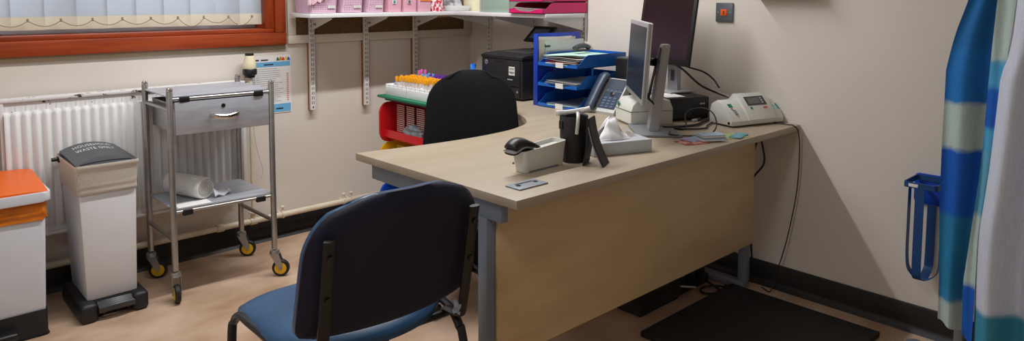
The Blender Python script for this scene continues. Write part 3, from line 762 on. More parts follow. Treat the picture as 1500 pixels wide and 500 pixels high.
def obag(u, v, o=0.):
    z = .442+.076*v; q = rounded(BX0-.003, BX1+.003, BY0-.004, BY1+.002, .02, 14); i = int(round(u*len(q))) % len(q)
    c = V(((BX0+BX1)/2, (BY0+BY1)/2, 0)); p = V((*q[i], 0)); d = (p-c).normalized()
    wob = .0022*sin(8*v+u*14)+.0012*sin(19*v-u*31)+.0010*sin(60*u+9*v)
    return (p.x+d.x*(wob+o), p.y+d.y*(wob+o), z+.006*sin(u*30))
m.grid(lambda u, v: obag(u, v), 60, 18); m.grid(lambda u, v: obag(u, v, -.004), 60, 18, flip=True)
m.build('bag_liner', ORBAG, ob, weld=True, sharp=60)
m = MB(); q = rounded(BX0-.016, BX1+.016, BY0-.016, BY1+.01, .026, 6); m.prism(q, 'z', .508, .543, bev=.006); m.build('rim', BINBLUE, ob)
m = MB()
def olid(u, v):
    x = BX0-.008+(BX1-BX0+.016)*u; y = BY0-.006+(BY1-BY0+.012)*v
    return (x, y, .546+.024*v+.010*sin(pi*v)*.5+.004*sin(pi*u)-.004*(abs(2*u-1)**8))
m.slab(olid, lambda u, v: (V(olid(u, v)).x, V(olid(u, v)).y, .540), 16, 12); m.build('lid', ORANGE, ob, sharp=40)

# ------------------------------------------------------------------ visitor chair (back to the camera)
vc = thing('visitor_chair', 'blue vinyl stacking chair with black tube frame standing in front of the desk', 'chair', (-1.958, -1.879, 0), R(-1.5))
# local frame: +y is the way the chair faces
def backf(t, sg):
    # t = offset from the mid surface; curved in plan, raked back; rounded top corners
    def fn(u, v):
        z = .488+.334*v; hw = .246-.012*v
        r = .13; dz = (z-(.822-r))/r
        if dz > 0: hw = hw-.10*(1-math.sqrt(max(0, 1-min(1, dz)**2)))
        r2 = .04; dz2 = (.488+r2-z)/r2
        if dz2 > 0: hw = hw-.05*(1-math.sqrt(max(0, 1-min(1, dz2)**2)))
        s_ = 2*u-1
        x = s_*hw
        z2 = z-.020*abs(s_)**4*(1 if v > .5 else 0)*(v-.5)*2
        y = -.192-.19*(z-.475)-.0-.035*(1-s_*s_)+.035
        e = (1-abs(s_)**6)*(1-abs(2*v-1)**8)
        return (x, y+sg*(t*(.35+.65*e)), z2)
    return fn
vs_ = 22
m = MB(); m.slab(backf(.034, 1), backf(-.003, 1), 26, vs_); bk = m.build('backrest_pad', VINYLB, vc, local=True, sharp=60)
m = MB(); m.slab(backf(-.004, 1), backf(-.018, 1), 26, vs_); m.build('backrest_shell', VINYLD, vc, local=True, sharp=60)
def seatf(z0, dome, ins=0.):
    def fn(u, v):
        s_ = 2*u-1; w_ = 2*v-1
        hx_, hy_ = .240-ins, .225-ins
        # squircle outline
        k = (1-.11*w_**2*w_**2)
        x = s_*hx_*(1-.14*abs(w_)**5); y = .050+w_*hy_*(1-.10*abs(s_)**4 - (.30*(s_*s_) if w_ < 0 else 0))
        e = (1-abs(s_)**6)*(1-abs(w_)**6)
        return (x, y, z0+dome*e-.012*max(0, w_)**3)
    return fn
m = MB(); m.slab(seatf(.440, .030), seatf(.427, -.006), 24, 24); m.build('seat_pad', VINYLB, vc, local=True, sharp=60)
m = MB(); m.slab(seatf(.4265, -.001, .004), seatf(.412, -.012, .03), 20, 20); m.build('seat_shell', BLACKP, vc, local=True, sharp=60)
for s_ in (-1, 1):
    x = s_*.234
    fl = [(x*1.02, .252, .0), (x*1.015, .236, .35), (x, .222, .405), (x, .185, .434), (x, .10, .436), (x*.95, -.08, .430), (x*.88, -.150, .426), (x*.86, -.185, .40), (x*.87, -.200, .36), (x*.96, -.275, 0)]
    m = MB(); m.tube(spline(fl, 6), .0125, 12, rb=.0085); m.build('side_frame', FRAMEB, vc, local=True)
    bp = [(s_*.198, -.13, .432), (s_*.198, -.185, .437), (s_*.198, -.2035, .47), (s_*.198, -.252, .74)]
    m = MB(); m.tube(spline(bp, 6), .007, 10, rb=.0155, up=(0, 1, 0)); bpo = m.build('back_post', FRAMEB, vc, local=True)
    d = V((0, -1, -.16)).normalized()
    for zz, yy in ((.60, -.234), (.70, -.252)): MB().lathe([(.008, 0), (.008, .003), (.004, .005)], (s_*.198, yy-.003, zz), 12, ax=d).build('bolt', BLACKP, bpo, local=True)
    for yy in (.252, -.275):
        m = MB(); m.cyl((s_*.234*(1.02 if yy > 0 else .96), yy, 0), (s_*.234*(1.02 if yy > 0 else .96), yy, .02), .016); m.build('foot_cap', RUBBER, vc, local=True)
m = MB(); m.bm.free()
for yy in (.10, -.13): MB().tube([(-.225 if yy > 0 else -.206, yy, .420), (.225 if yy > 0 else .206, yy, .420)], .010, 10).build('cross_bar', FRAMEB, vc, local=True)
m = MB()
def scr(u, v): return (.172+.022*u, -.196-.008*sin(pi*u)+.004*sin(8*v), .447+.034*v+.004*sin(9*u))
m.slab(scr, lambda u, v: V(scr(u, v))+V((0, -.004, 0)), 8, 8); m.build('care_label', mat('torn_lining', (150, 156, 170), .7), vc, local=True)

# ------------------------------------------------------------------ office chair inside the desk curve
oc = thing('office_chair', 'black fabric swivel chair pushed into the curve of the desk', 'chair', (-1.000, -1.212, 0), R(140.5))
# local frame: +y is the way the chair faces (towards the camera), back at -y
def obk(t):
    def fn(u, v):
        z = .50+.430*v; s_ = 2*u-1
        hw = .186+.036*(1-v)**.8
        r = .12; dz = (z-(.93-r))/r
        if dz > 0: hw -= .095*(1-math.sqrt(max(0, 1-min(1, dz)**2)))
        r2 = .1; dz2 = (.50+r2-z)/r2
        if dz2 > 0: hw -= .07*(1-math.sqrt(max(0, 1-min(1, dz2)**2)))
        e = (1-abs(s_)**5)*(1-abs(2*v-1)**7)
        return (s_*hw, -.175-.10*(v-.3)+.04*s_*s_+.028*sin(pi*v*.9)*(1-s_*s_)*.5+t*(.3+.7*e), z-.028*s_**4*v)
    return fn
m = MB(); m.slab(obk(.03), obk(-.03), 26, 24); m.build('backrest', FABRIC, oc, local=True, sharp=60)
m = MB(); m.slab(obk(-.031), obk(-.045), 20, 18); m.build('backrest_shell', BLACKP, oc, local=True, sharp=60)
def ost(z0, dm):
    def fn(u, v):
        s_, w_ = 2*u-1, 2*v-1; e = (1-abs(s_)**5)*(1-abs(w_)**5)
        return (s_*.235*(1-.12*abs(w_)**4), .055+w_*.215*(1-.12*abs(s_)**4), z0+dm*e-.02*max(0, w_)**3)
    return fn
m = MB(); m.slab(ost(.46, .045), ost(.44, -.02), 20, 20); m.build('seat', FABRIC, oc, local=True, sharp=60)
m = MB(); m.tube(spline([(0, -.02, .41), (0, -.15, .40), (0, -.235, .45), (0, -.238, .62)], 6), .008, 10, rb=.03, up=(0, 1, 0)); m.build('back_stem', BLACKP, oc, local=True)
m = MB(); m.cyl((0, 0, .10), (0, 0, .27), .028); m.cyl((0, 0, .26), (0, 0, .42), .014); m.box(-.07, .07, -.09, .09, .40, .435, bev=.01); m.build('gas_column', BLACKP, oc, local=True)
for k in range(5):
    a = R(72*k+3+54); d = V((cos(a), sin(a), 0))
    m = MB(); m.tube([V((0, 0, .115))+d*.02, V((0, 0, .110))+d*.16, V((0, 0, .084))+d*.285], [.024, .020, .014], 10, rb=.024); lg = m.build('base_arm', BLACKP, oc, local=True)
    c = V((0, 0, 0))+d*.285; pr = V((-d.y, d.x, 0))
    m = MB()
    for s_ in (-1, 1): m.lathe([(.006, -.008), (.022, -.009), (.0265, -.005), (.0265, .005), (.022, .009), (.006, .008)], c+pr*s_*.014+V((0, 0, .0268)), 18, ax=pr)
    m.cyl(c+V((0, 0, .03)), c+V((0, 0, .09)), .007)
    m.build('castor', BLACKP, lg, local=True)
    m = MB(); m.tube([c+V((0, 0, .0268))+d*.03*cos(t_)+V((0, 0, .031*sin(t_))) for t_ in [R(10+16*i) for i in range(11)]], .0015, 6, rb=.024, up=(0, 0, 1)); m.build('castor_hood', BLACKP, lg, local=True)

# ------------------------------------------------------------------ printer in the corner
TZ = .7302
pr = thing('printer', 'black laser printer with round maker badge in the desk corner', 'printer', (-.26, -.78, TZ))
PX0, PX1, PY0, PY1 = -.43, -.075, -.925, -.612
m = MB(); m.box(PX0, PX1, PY0, PY1, TZ+.006, .940, bev=.008, seg=3); m.build('printer_body', BLACKT, pr)
m = MB(); m.prism([(PX0-.003, .938), (PX0-.003, .952), (PX0+.02, .960), (PX0+.12, .964), (PX1-.02, .967), (PX1, .962), (PX1, .938)], 'y', PY0-.002, PY1+.002, bev=.004); tp = m.build('top_cover', BLACKT, pr)
m = MB(); m.prism([(PX0+.10, .9640), (PX1-.03, .9672), (PX1-.03, .9702), (PX0+.11, .9675)], 'y', PY0+.05, PY1-.05); m.build('paper_flap', DGREY, tp)
m = MB(); m.box(PX0-.005, PX0+.002, PY0+.014, PY1-.014, .800, .934, bev=.004); fp = m.build('front_flap', BLACKT, pr)
m = MB(); m.box(PX0-.0075, PX0-.003, -.812, -.73, .920, .936, bev=.002); m.build('flap_grip', BLACKP, fp)
m = MB(); m.box(PX0-.006, PX0+.002, PY0+.014, PY1-.014, TZ+.012, .796, bev=.004); m.build('paper_drawer', BLACKT, pr)
m = MB(); m.lathe([(.0055, 0), (.005, .003), (.003, .0035)], (PX0-.005, PY0+.030, .775), 14, ax=(-1, 0, 0)); m.build('power_button', SILVER, pr)
F = lambda y, z, o=.0056: frame((PX0-o, y, z), (0, -1, 0), (0, 0, 1))
bd = None
m = MB(); m.lathe([(.0125, 0), (.0125, .0008)], (PX0-.0048, PY1-.045, .915), 24, ax=(-1, 0, 0)); bd = m.build('maker_badge', SILVER, pr)
lettering('hp', .019, INK, bd, F(PY1-.0455, .9155, .0062), 'badge_letters')
m = MB(); m.box(PX0-.0058, PX0-.0048, PY0+.050, PY0+.094, .858, .902); st = m.build('sticker', PAPER, pr)
m = MB()
for z, a, b_ in ((.892, .053, .09), (.886, .056, .088), (.874, .053, .091), (.870, .053, .091), (.866, .06, .085)): m.box(PX0-.0062, PX0-.0059, PY0+a, PY0+b_, z, z+.003)
m.build('sticker_print', mat('print_grey', (104, 108, 116), .7), st)
m = MB()
for k in range(6): m.box(PX0-.0056, PX0-.0048, PY0+.066+k*.0065, PY0+.071+k*.0065, .833, .838)
m.build('model_lettering', LGREY, pr)
m = MB()
for x in (PX0+.04, PX1-.04):
    for y in (PY0+.04, PY1-.04): m.cyl((x, y, TZ), (x, y, TZ+.007), .012)
m.build('rubber_foot', RUBBER, pr)

# tablet on its stand, standing on the printer
tb = thing('tablet', 'small black framed tablet leaning on a stand on top of the printer', 'tablet', (-.15, -.77, .978))
tv_ = V((-.30, -.055, .95)).normalized()
def tabf(u, v, t): return V((-.14, -.765, 1.053)) + V((.0, -.080*(u), 0)) + V((.03, -.016, .040))*v + V((-.9, 0, .42))*t
m = MB(); m.slab(lambda u, v: tabf(2*u-1, 2*v-1, .007), lambda u, v: tabf(2*u-1, 2*v-1, -.007), 2, 2); m.build('tablet_case', BLACKP, tb)
m = MB(); m.slab(lambda u, v: tabf((2*u-1)*.68, (2*v-1)*.62, .0078), lambda u, v: tabf((2*u-1)*.68, (2*v-1)*.62, .0069), 2, 2); m.build('tablet_screen', mat('tablet_glass', (96, 110, 126), .12), tb)
m = MB(); m.tube([tabf(0, -.3, -.008), (-.10, -.765, .99)], .008, 8); m.box(-.165, -.105, -.80, -.73, .9675, .976, bev=.003); m.build('stand', BLACKP, tb)
tag(pouch(-.47, -.43, -.60, -.53, TZ, .168, BLUED, '', puff=.3, seed=3).build('blue_folder', mat('bright_blue_card', (30, 120, 220), .5), None, org=(-.42, -.58, TZ)), 'bright blue folder edge standing between the printer and the chair back', 'folder')

# ------------------------------------------------------------------ blue filing: rack, trays, papers
TYC = -1.195; TW = .252; TX = -.460
rk = thing('magazine_file', 'deep blue magazine file of papers standing between printer and letter trays', 'file', (-.29, -1.03, TZ))
m = MB(); m.box(-.458, -.454, -1.060, -1.032, TZ, 1.079, bev=.001); m.build('spine', BLUED, rk)
m = MB(); m.box(-.454, -.12, -1.035, -1.032, TZ, 1.079, bev=.001); m.build('far_side', BLUED, rk)
m = MB(); m.prism([(-.454, TZ), (-.12, TZ), (-.12, .90), (-.454, .93)], 'y', -1.060, -1.056); m.build('near_side', BLUED, rk)
m = MB(); m.box(-.454, -.12, -1.056, -1.035, TZ, TZ+.004); m.build('file_base', BLUED, rk)
rn = random.Random(11)
for k in range(7):
    y = -1.0545+k*.0027; h = .312+k*.0025+rn.uniform(0, .012); x0 = -.448+rn.uniform(.0, .015)-(.0 if k else -.045); x1 = x0+.225+rn.uniform(0, .06)
    m = MB(); m.prism([(x0, TZ+.006), (x1, TZ+.006), (x1, TZ+h-rn.uniform(-.006, .016)), (x0, TZ+h)], 'y', y, y+.0016)
    tag(m.build('document_wallet', (PAPER, PAPERC, PAPER, PAPERC, PAPER, PAPERC, PAPER)[k], None, org=(-.3, y, TZ+.006)), 'upright papers and wallets filed in the blue magazine file', 'document', 'papers in the blue magazine file')
lab = ('bottom blue letter tray of the stack beside the desk phone', 'middle blue letter tray of the stack beside the desk phone', 'top blue letter tray of the stack, heaped with papers')
for k in range(3):
    z = TZ+.0005+k*.098
    t = letter_tray('letter_tray', lab[k], 'letter tray', 'blue letter trays', BLUET, (TX, TYC, z), 0, TW, .355, .062, .30)
    m = MB(); m.box(-.0064, -.0044, -.040, .008, .000, .024); m.build('label_tab', PAPER, t, local=True)
    if k < 2:
        m = MB()
        for xx in (.11, .33):
            for s_ in (-1, 1): m.box(xx-.004, xx+.004, s_*(TW/2-.004)-.003, s_*(TW/2-.004)+.003, .062, .0978)
        m.build('riser_post', BLUET, t, local=True)
def flat_papers(n, z0, mats, grp, lb, x0, x1, seed, w=.205, bend=.008, dz=.0028, name='paper_sheet'):
    rn = random.Random(seed)
    for k in range(n):
        dx, dy, a = rn.uniform(-.012, .012), rn.uniform(-.008, .008), rn.uniform(-.05, .05); z = z0+k*dz; be = bend*rn.uniform(.3, 1)
        def sh(u, v, t, dx=dx, dy=dy, a=a, z=z, be=be):
            X = (u-.5)*(x1-x0); Y = (v-.5)*w
            return ((x0+x1)/2+dx+X*cos(a)-Y*sin(a), TYC+dy+X*sin(a)+Y*cos(a), z+t+be*(max(0, .4-u)**2)*6*(.4+.6*sin(3*v+k)))
        m = MB(); m.slab(lambda u, v: sh(u, v, 0), lambda u, v: sh(u, v, .0012), 8, 6)
        tag(m.build(name, mats[k % len(mats)], None, org=((x0+x1)/2, TYC, z)), lb, 'paper', grp)
flat_papers(4, TZ+.006, (PAPERB, PAPER, PAPERG, PAPERB), 'papers in the bottom blue tray', 'grey and white papers lying in the bottom blue letter tray', TX+.018, TX+.29, 1)
flat_papers(5, TZ+.104, (PAPER, PAPERC, PAPER, PAPERB, PAPERC), 'papers in the middle blue tray', 'papers and booklets lying in the middle blue letter tray', TX+.018, TX+.29, 2, dz=.0045)
flat_papers(9, TZ+.202, (PAPER, PAPER, PAPERC, mat('red_card', (196, 60, 64), .6), PAPER, PAPER, PAPERC, PAPER, PAPERG), 'papers heaped in the top blue tray', 'papers heaped in the top blue letter tray', TX+.014, TX+.31, 3, dz=.0058, bend=.010)
t = thing('desk_stapler', 'dark grey stapler lying on the papers in the top blue tray', 'stapler', (-.20, -1.14, TZ+.26))
m = MB(); m.prism([(-.29, TZ+.2605), (-.19, TZ+.2605), (-.19, TZ+.268), (-.29, TZ+.268)], 'y', -1.165, -1.141); m.build('stapler_base', DGREY, t)
m = MB(); m.tube(spline([(-.295, -1.153, TZ+.275), (-.26, -1.153, TZ+.286), (-.22, -1.153, TZ+.287), (-.19, -1.153, TZ+.277)], 5), .012, 12, rb=.015); m.build('stapler_top', DGREY, t)
t = thing('bulldog_clip', 'black bulldog clip gripping the papers in the blue magazine file', 'clip', (-.40, -1.045, 1.04))
m = MB(); m.prism([(-1.058, 1.012), (-1.050, 1.032), (-1.044, 1.032), (-1.036, 1.012)], 'x', -.40, -.365); m.build('clip_spring', BLACKP, t)
m = MB(); m.tube([(-.393, -1.046, 1.028), (-.390, -1.052, 1.046), (-.376, -1.052, 1.046), (-.372, -1.046, 1.028)], .0014, 6); m.build('clip_wire', BLACKP, t)
tag(MB().prism([(-.934, TZ), (-1.022, TZ), (-1.022, 1.012), (-.934, 1.034)], 'x', -.024, -.021).build('white_card', PAPERC, None, org=(-.022, -.98, TZ)), 'plain white card standing against the wall behind the blue magazine file', 'card')

# ------------------------------------------------------------------ desk phone
ph = thing('desk_phone', 'grey office phone with slate keypad and handset beside the blue trays', 'phone', (-.36, -1.42, TZ), R(-2))
# local: front edge at x=-.05 facing -x, width along y
def pf(u, v, t=0.):   # face: u across (left to right = +y to -y), v up the slope
    return V((-.052+.105*v, .083-.166*u, .016+.135*v)) + V((-.79, 0, .61))*t
m = MB(); m.prism([(-.055, .0), (-.058, .012), (-.052, .018), (.052, .153), (.062, .150), (.062, .128), (.02, .02), (.02, 0)], 'y', -.083, .083, bev=.004); m.build('phone_base', PHONEB, ph, local=True)
def ppatch(u0, u1, v0, v1, t0, t1, mt, nm, par=ph):
    m = MB(); m.slab(lambda u, v: pf(u0+(u1-u0)*u, v0+(v1-v0)*v, t1), lambda u, v: pf(u0+(u1-u0)*u, v0+(v1-v0)*v, t0), 2, 2); return m.build(nm, mt, par, local=True)
kp = ppatch(.36, .96, .06, .60, -.002, .0022, PHONED, 'keypad')
ppatch(.36, .96, .61, .98, -.002, .003, PHONED, 'display_bezel')
ppatch(.47, .90, .67, .94, .002, .0036, PHONES, 'display')
for r_ in range(4):
    for c in range(3): ppatch(.43+c*.165, .43+c*.165+.12, .10+r_*.085, .10+r_*.085+.058, .0015, .0042, KEYC, 'key', kp)
m = MB(); m.lathe([(.012, 0), (.012, .004), (.006, .006)], pf(.66, .52, .001), 18, ax=(-.79, 0, .61)); m.build('navigation_key', BLACKP, kp, local=True)
for c in range(4): ppatch(.40+c*.135, .40+c*.135+.10, .615, .65, .002, .0042, KEYC, 'soft_key', kp)
hs = [pf(.17, -.05, .014), pf(.17, .02, .020), pf(.17, .25, .021), pf(.17, .55, .023), pf(.17, .82, .022), pf(.17, .98, .019), pf(.17, 1.03, .012)]
m = MB(); m.tube(spline(hs, 5), .017, 14, rb=.028, up=(-.79, 0, .61)); m.build('handset', PHONED, ph, local=True)
m = MB()
for v_ in (.08, .92): m.cyl(pf(.17, v_, -.002), pf(.17, v_, .022), .019)
m.build('handset_cradle', BLACKP, ph, local=True)

sk_ = thing('desk_speaker', 'dark grey desk speaker with rounded front behind the phone', 'speaker', (-.17, -1.405, TZ))
m = MB(); q = rounded(-.225, -.11, -1.462, -1.346, .024, 5); m.prism(q, 'z', TZ+.004, .972, bev=.005); m.build('speaker_body', DGREY, sk_)
m = MB(); q = rounded(-.2275, -.21, -1.425, -1.352, .008, 4); m.prism(q, 'z', TZ+.03, .966); m.build('speaker_grille', BLACKT, sk_)
m = MB(); q = rounded(-.222, -.113, -1.459, -1.349, .02, 5); m.prism(q, 'z', TZ, TZ+.004); m.build('speaker_foot', RUBBER, sk_)

# ------------------------------------------------------------------ label printer
lp = thing('label_printer', 'white label printer with green badge beneath the angled monitor', 'label printer', (-.458, -1.682, TZ), R(-27))
# local: -x is the front, width along y
m = MB(); m.prism([(-.075, 0), (-.088, .012), (-.088, .060), (-.078, .088), (-.060, .106), (.04, .110), (.09, .104), (.105, .07), (.105, 0)], 'y', -.078, .074, bev=.006); m.build('printer_body', OFFW, lp, local=True)
m = MB(); m.box(-.0895, .1062, -.0792, .0752, .0595, .0610); m.build('lid_seam', SLOT, lp, local=True)
def leaf(m, c, a, l):
    d = V((0, cos(a), sin(a))); n_ = V((0, -sin(a), cos(a))); c = V(c)
    pts = [c, c+d*l*.4+n_*l*.22, c+d*l, c+d*l*.4-n_*l*.22]
    A = [m.v(p) for p in pts]; B = [m.v(p+V((-.0008, 0, 0))) for p in pts]
    m.f(A); m.f(B[::-1]); [m.f([A[i], A[(i+1) % 4], B[(i+1) % 4], B[i]]) for i in range(4)]
m = MB()
for a, l in ((R(60), .024), (R(100), .026), (R(140), .020), (R(20), .017), (R(250), .018), (R(290), .015)): leaf(m, (-.0884+.004, .045, .071), a, l)
m.bm.transform(M.Translation((-.0015, 0, 0))); m.build('green_badge', DGREEN, lp, local=True)
m = MB(); m.lathe([(.012, -.004), (.014, 0), (.012, .004)], (.05, -.080, .075), 16, ax=(0, -1, 0)); m.build('lid_catch', OFFW, lp, local=True)

# ------------------------------------------------------------------ monitors
def monitor(t, cen, ux, nv, w, h, tilt, scr, th=.022, bez=.016):
    # ux: along the width, nv: facing direction; tilt leans the top back
    ux = V(ux).normalized(); nv = V(nv).normalized(); up = (V((0, 0, 1))*cos(tilt)-nv*sin(tilt)).normalized(); n = ux.cross(up)
    if n.dot(nv) < 0: ux = -ux; n = ux.cross(up)
    mw = M((ux, up, n)).transposed().to_4x4(); mw.translation = V(cen)
    m = MB(); m.m = mw; m.box(-w/2, w/2, -h/2, h/2, -.012, .0, bev=.003); m.build('bezel', scr[1], t)
    m = MB(); m.m = mw; m.box(-w/2+bez, w/2-bez, -h/2+bez*1.25, h/2-bez, -.002, .0008); m.build('screen', scr[0], t)
    m = MB(); m.m = mw; m.prism([(-w/2+.001, -.0121), (w/2-.001, -.0121), (w/2-.012, -.018), (w/2-.10, -.034), (-w/2+.10, -.034), (-w/2+.012, -.018)], 'y', -h/2+.001, h/2-.001, bev=.003); m.build('rear_shell', scr[2], t)
    return mw
# monitor seen almost edge on
m1 = thing('monitor', 'edge-on monitor on a tall silver stand in the middle of the desk', 'monitor', (-.59, -1.83, TZ))
near = V((-.800, -1.943, 0)); far = V((-.458, -1.606, 0)); cx = (near+far)/2
mw1 = monitor(m1, (cx.x, cx.y, 1.017), far-near, (-.73, .68, 0), (far-near).length, .300, R(3.5), (SCREEN, SILVER, OFFW))
nrm = V((-.707, .707, 0))
m = MB(); bc = V((-.585, -1.845, 0)); dr_ = V((.685, .729, 0))
cn = V((-.59, -1.84, 0))
q = [(cn + nrm*a*.085 + dr_*b_*.115) for a, b_ in ((-1, -1), (1, -1), (1, 1), (-1, 1))]
m.prism([(p.x, p.y) for p in q], 'z', TZ, TZ+.010, bev=.004); m.build('stand_base', MGREY, m1)
# tilted column
pb_, pt_ = V((-.603, -1.842, TZ+.009)), V((-.572, -1.872, 1.078))
def colm(m, a, b_, wd, tk, o=0.):
    A = [a+dr_*s1*wd+nrm*(s2*tk+o) for s1, s2 in ((-1, -1), (1, -1), (1, 1), (-1, 1))]; B = [b_+dr_*s1*wd*.9+nrm*(s2*tk*.75+o) for s1, s2 in ((-1, -1), (1, -1), (1, 1), (-1, 1))]
    A = [m.v(p) for p in A]; B = [m.v(p) for p in B]; fs = [m.f(A), m.f(B[::-1])]+[m.f([A[i], A[(i+1) % 4], B[(i+1) % 4], B[i]]) for i in range(4)]
    bmesh.ops.bevel(m.bm, geom=list({e for f in fs for e in f.edges}), offset=.003, segments=2, affect='EDGES')
m = MB(); colm(m, pb_, pt_, .030, .020); m.build('stand_column', SILVER, m1)
m = MB(); colm(m, pb_+V((0, 0, .12)), pt_-V((0, 0, .012)), .019, .002, .0205); m.build('column_channel', BLACKP, m1)
hc = V((-.592, -1.852, 1.008))
m = MB(); m.tube([hc+nrm*.012, V((cx.x, cx.y, 1.010))-nrm*.03], .016, 12, rb=.024); m.build('tilt_hinge', BLACKP, m1)
m = MB(); m.tube(spline([V((cx.x, cx.y, .90))-nrm*.036, V((cx.x, cx.y, .865))-nrm*.048-dr_*.03, V((-.62, -1.86, .845)), V((-.575, -1.835, .82)), V((-.57, -1.81, .76))], 8), .0042, 8); m.build('signal_cable', CABLE, m1)

# desktop computer with the second monitor standing on it
pc = thing('desktop_computer', 'low black desktop computer lying flat under the rear monitor', 'computer', (-.235, -1.70, TZ), R(-23))
m = MB(); m.box(-.099, .108, -.095, .10, .004, .100, bev=.006); m.build('computer_case', BLACKT, pc, local=True)
m = MB(); m.box(-.095, .104, -.0985, -.094, .008, .096, bev=.003); fr_ = m.build('front_panel', BLACKP, pc, local=True)
m = MB()
for k in range(4): m.box(.058+k*.0065, .063+k*.0065, -.0992, -.0984, .068, .075)
m.build('maker_lettering', LGREY, fr_, local=True)
m = MB()
for k in range(7): m.box(-.085, .02, -.0992, -.0984, .018+k*.008, .021+k*.008)
m.build('vent_slots', SLOT, fr_, local=True)
m = MB()
for a in (-.08, .08):
    for b_ in (-.08, .085): m.cyl((a, b_, 0), (a, b_, .006), .008)
m.build('rubber_foot', RUBBER, pc, local=True)
pp_ = MB(); pp_.m = W[pc]; pp_.box(-.095, .0, -.075, .05, .1006, .1018)
tag(pp_.build('paper_sheet', PAPER, None, org=(-.28, -1.70, TZ+.1)), 'white sheet lying on top of the black desktop computer', 'paper')
m2_ = thing('monitor', 'large dark rear monitor facing left, standing on the black computer', 'monitor', (-.17, -1.645, TZ+.102))
u2 = V((.099, .333, 0)).normalized(); n2 = V((-u2.y, u2.x, 0)); wid = .37
c2 = V((-.291, -1.805, 0))+u2*wid/2
mw2 = monitor(m2_, (c2.x+.018, c2.y, .963+.166), u2, n2, wid, .335, R(8), (SCREENP, BLACKP, OFFW), bez=.019)
m = MB(); q = V((c2.x+.075, c2.y-.005, 0))
z0 = TZ+.1005
m.prism([(p.x, p.y) for p in [q+n2*a*.07+u2*b_*.075 for a, b_ in ((-1, -1), (1, -1), (1, 1), (-1, 1))]], 'z', z0+.0015, z0+.010, bev=.003); m.build('stand_base', SILVER, m2_)
m = MB(); A = q-n2*.01; dr2 = u2
def colm2(m, a, b_, wd, tk):
    P = [[e+u2*s1*wd+n2*s2*tk for s1, s2 in ((-1, -1), (1, -1), (1, 1), (-1, 1))] for e in (a, b_)]
    A_ = [m.v(p) for p in P[0]]; B_ = [m.v(p) for p in P[1]]; m.f(A_); m.f(B_[::-1]); [m.f([A_[i], A_[(i+1) % 4], B_[(i+1) % 4], B_[i]]) for i in range(4)]
colm2(m, A+V((0, 0, z0+.008)), A+V((0, 0, 1.16)), .034, .010); m.build('stand_column', SILVER, m2_)
m = MB(); m.tube([A+V((0, 0, 1.12)), V((c2.x+.03, c2.y, 1.12))], .02, 10); m.build('tilt_hinge', BLACKP, m2_)
m = MB(); m.m = M(); colm2(m, A+n2*.0102+V((0, 0, z0+.05)), A+n2*.0102+V((0, 0, z0+.10)), .012, .0008); m.build('cable_hole', SLOT, m2_)

# ------------------------------------------------------------------ medical monitor box
md = thing('medical_analyser', 'cream medical machine with a small LCD at the wall end of the desk', 'medical device', (-.152, -2.047, TZ), math.atan2(-.095, .315))
# local: x along its length, -y is the front
L = .295
pr_ = [(-.002, .006), (-.004, .022), (.018, .050), (.062, .084), (.090, .090), (.118, .076), (.130, .045), (.128, .006)]
pr_ = [(a, b_*1.14) for a, b_ in pr_]
m = MB(); m.prism(pr_, 'x', -L/2, L/2, bev=.006)
m.build('casing', OFFW, md, local=True)
hp_ = [(-.006, .010), (-.008, .025), (.020, .064), (.064, .106), (.098, .112), (.122, .09), (.132, .04), (.130, .010)]
hp_ = [(a, b_*1.10) for a, b_ in hp_]
m = MB(); m.prism(hp_, 'x', -.055, .105, bev=.007); m.build('display_housing', OFFW, md, local=True)
sl = V((0, .044, .0462)).normalized(); nl = V((0, -sl.z, sl.y))
def mpatch(xa, xb, va, vb, base, mt, nm, par=md, t=.0012, low=(.020, .0704)):
    o = V((0, *low))
    m = MB(); m.slab(lambda u, v: o+V((xa+(xb-xa)*u, 0, 0))+sl*(va+(vb-va)*v)+nl*t, lambda u, v: o+V((xa+(xb-xa)*u, 0, 0))+sl*(va+(vb-va)*v)-nl*.002, 1, 1)
    return m.build(nm, mt, par, local=True)
bz = mpatch(-.028, .078, .013, .058, 0, DGREY, 'display_bezel')
mpatch(-.018, .050, .020, .051, 0, LCD, 'lcd', bz, t=.0018)
for k in range(3): mpatch(.056, .064, .022+k*.011, .029+k*.011, 0, LGREY, 'bezel_mark', bz, t=.0018)
mpatch(-.022, -.012, -.004, .006, 0, DGREEN, 'green_key')
mpatch(.050, .070, -.004, .003, 0, REDINK, 'red_badge')
lo = (.018, .057)
sl = V((0, .044, .0388)).normalized(); nl = V((0, -sl.z, sl.y))
mpatch(-.122, -.102, .030, .048, 0, DGREEN, 'green_logo', low=lo)
mpatch(-.118, -.108, .018, .025, 0, REDINK, 'red_logo', low=lo)
for k in range(3): mpatch(-.115+.002*k, -.098, .010-k*.009, .015-k*.009, 0, MGREY, 'logo_print', low=lo)
for a in (.112, .124): 
    for b_ in (.004, .018): mpatch(a, a+.008, b_, b_+.008, 0, mat('button_mint', (150, 196, 180), .5) if 'button_mint' not in bpy.data.materials else bpy.data.materials['button_mint'], 'button', low=lo)
mpatch(.134, .141, .002, .032, 0, TEAL, 'teal_mark', low=lo)
m = MB(); m.lathe([(.006, -.001), (.006, .001)], (-L/2-.0005, .012, .018), 12, ax=(-1, 0, 0)); m.build('socket', BLACKP, md, local=True)
m = MB()
for a in (-L/2+.03, L/2-.03):
    for b_ in (.02, .11): m.cyl((a, b_, 0), (a, b_, .009), .009)
m.build('rubber_foot', RUBBER, md, local=True)

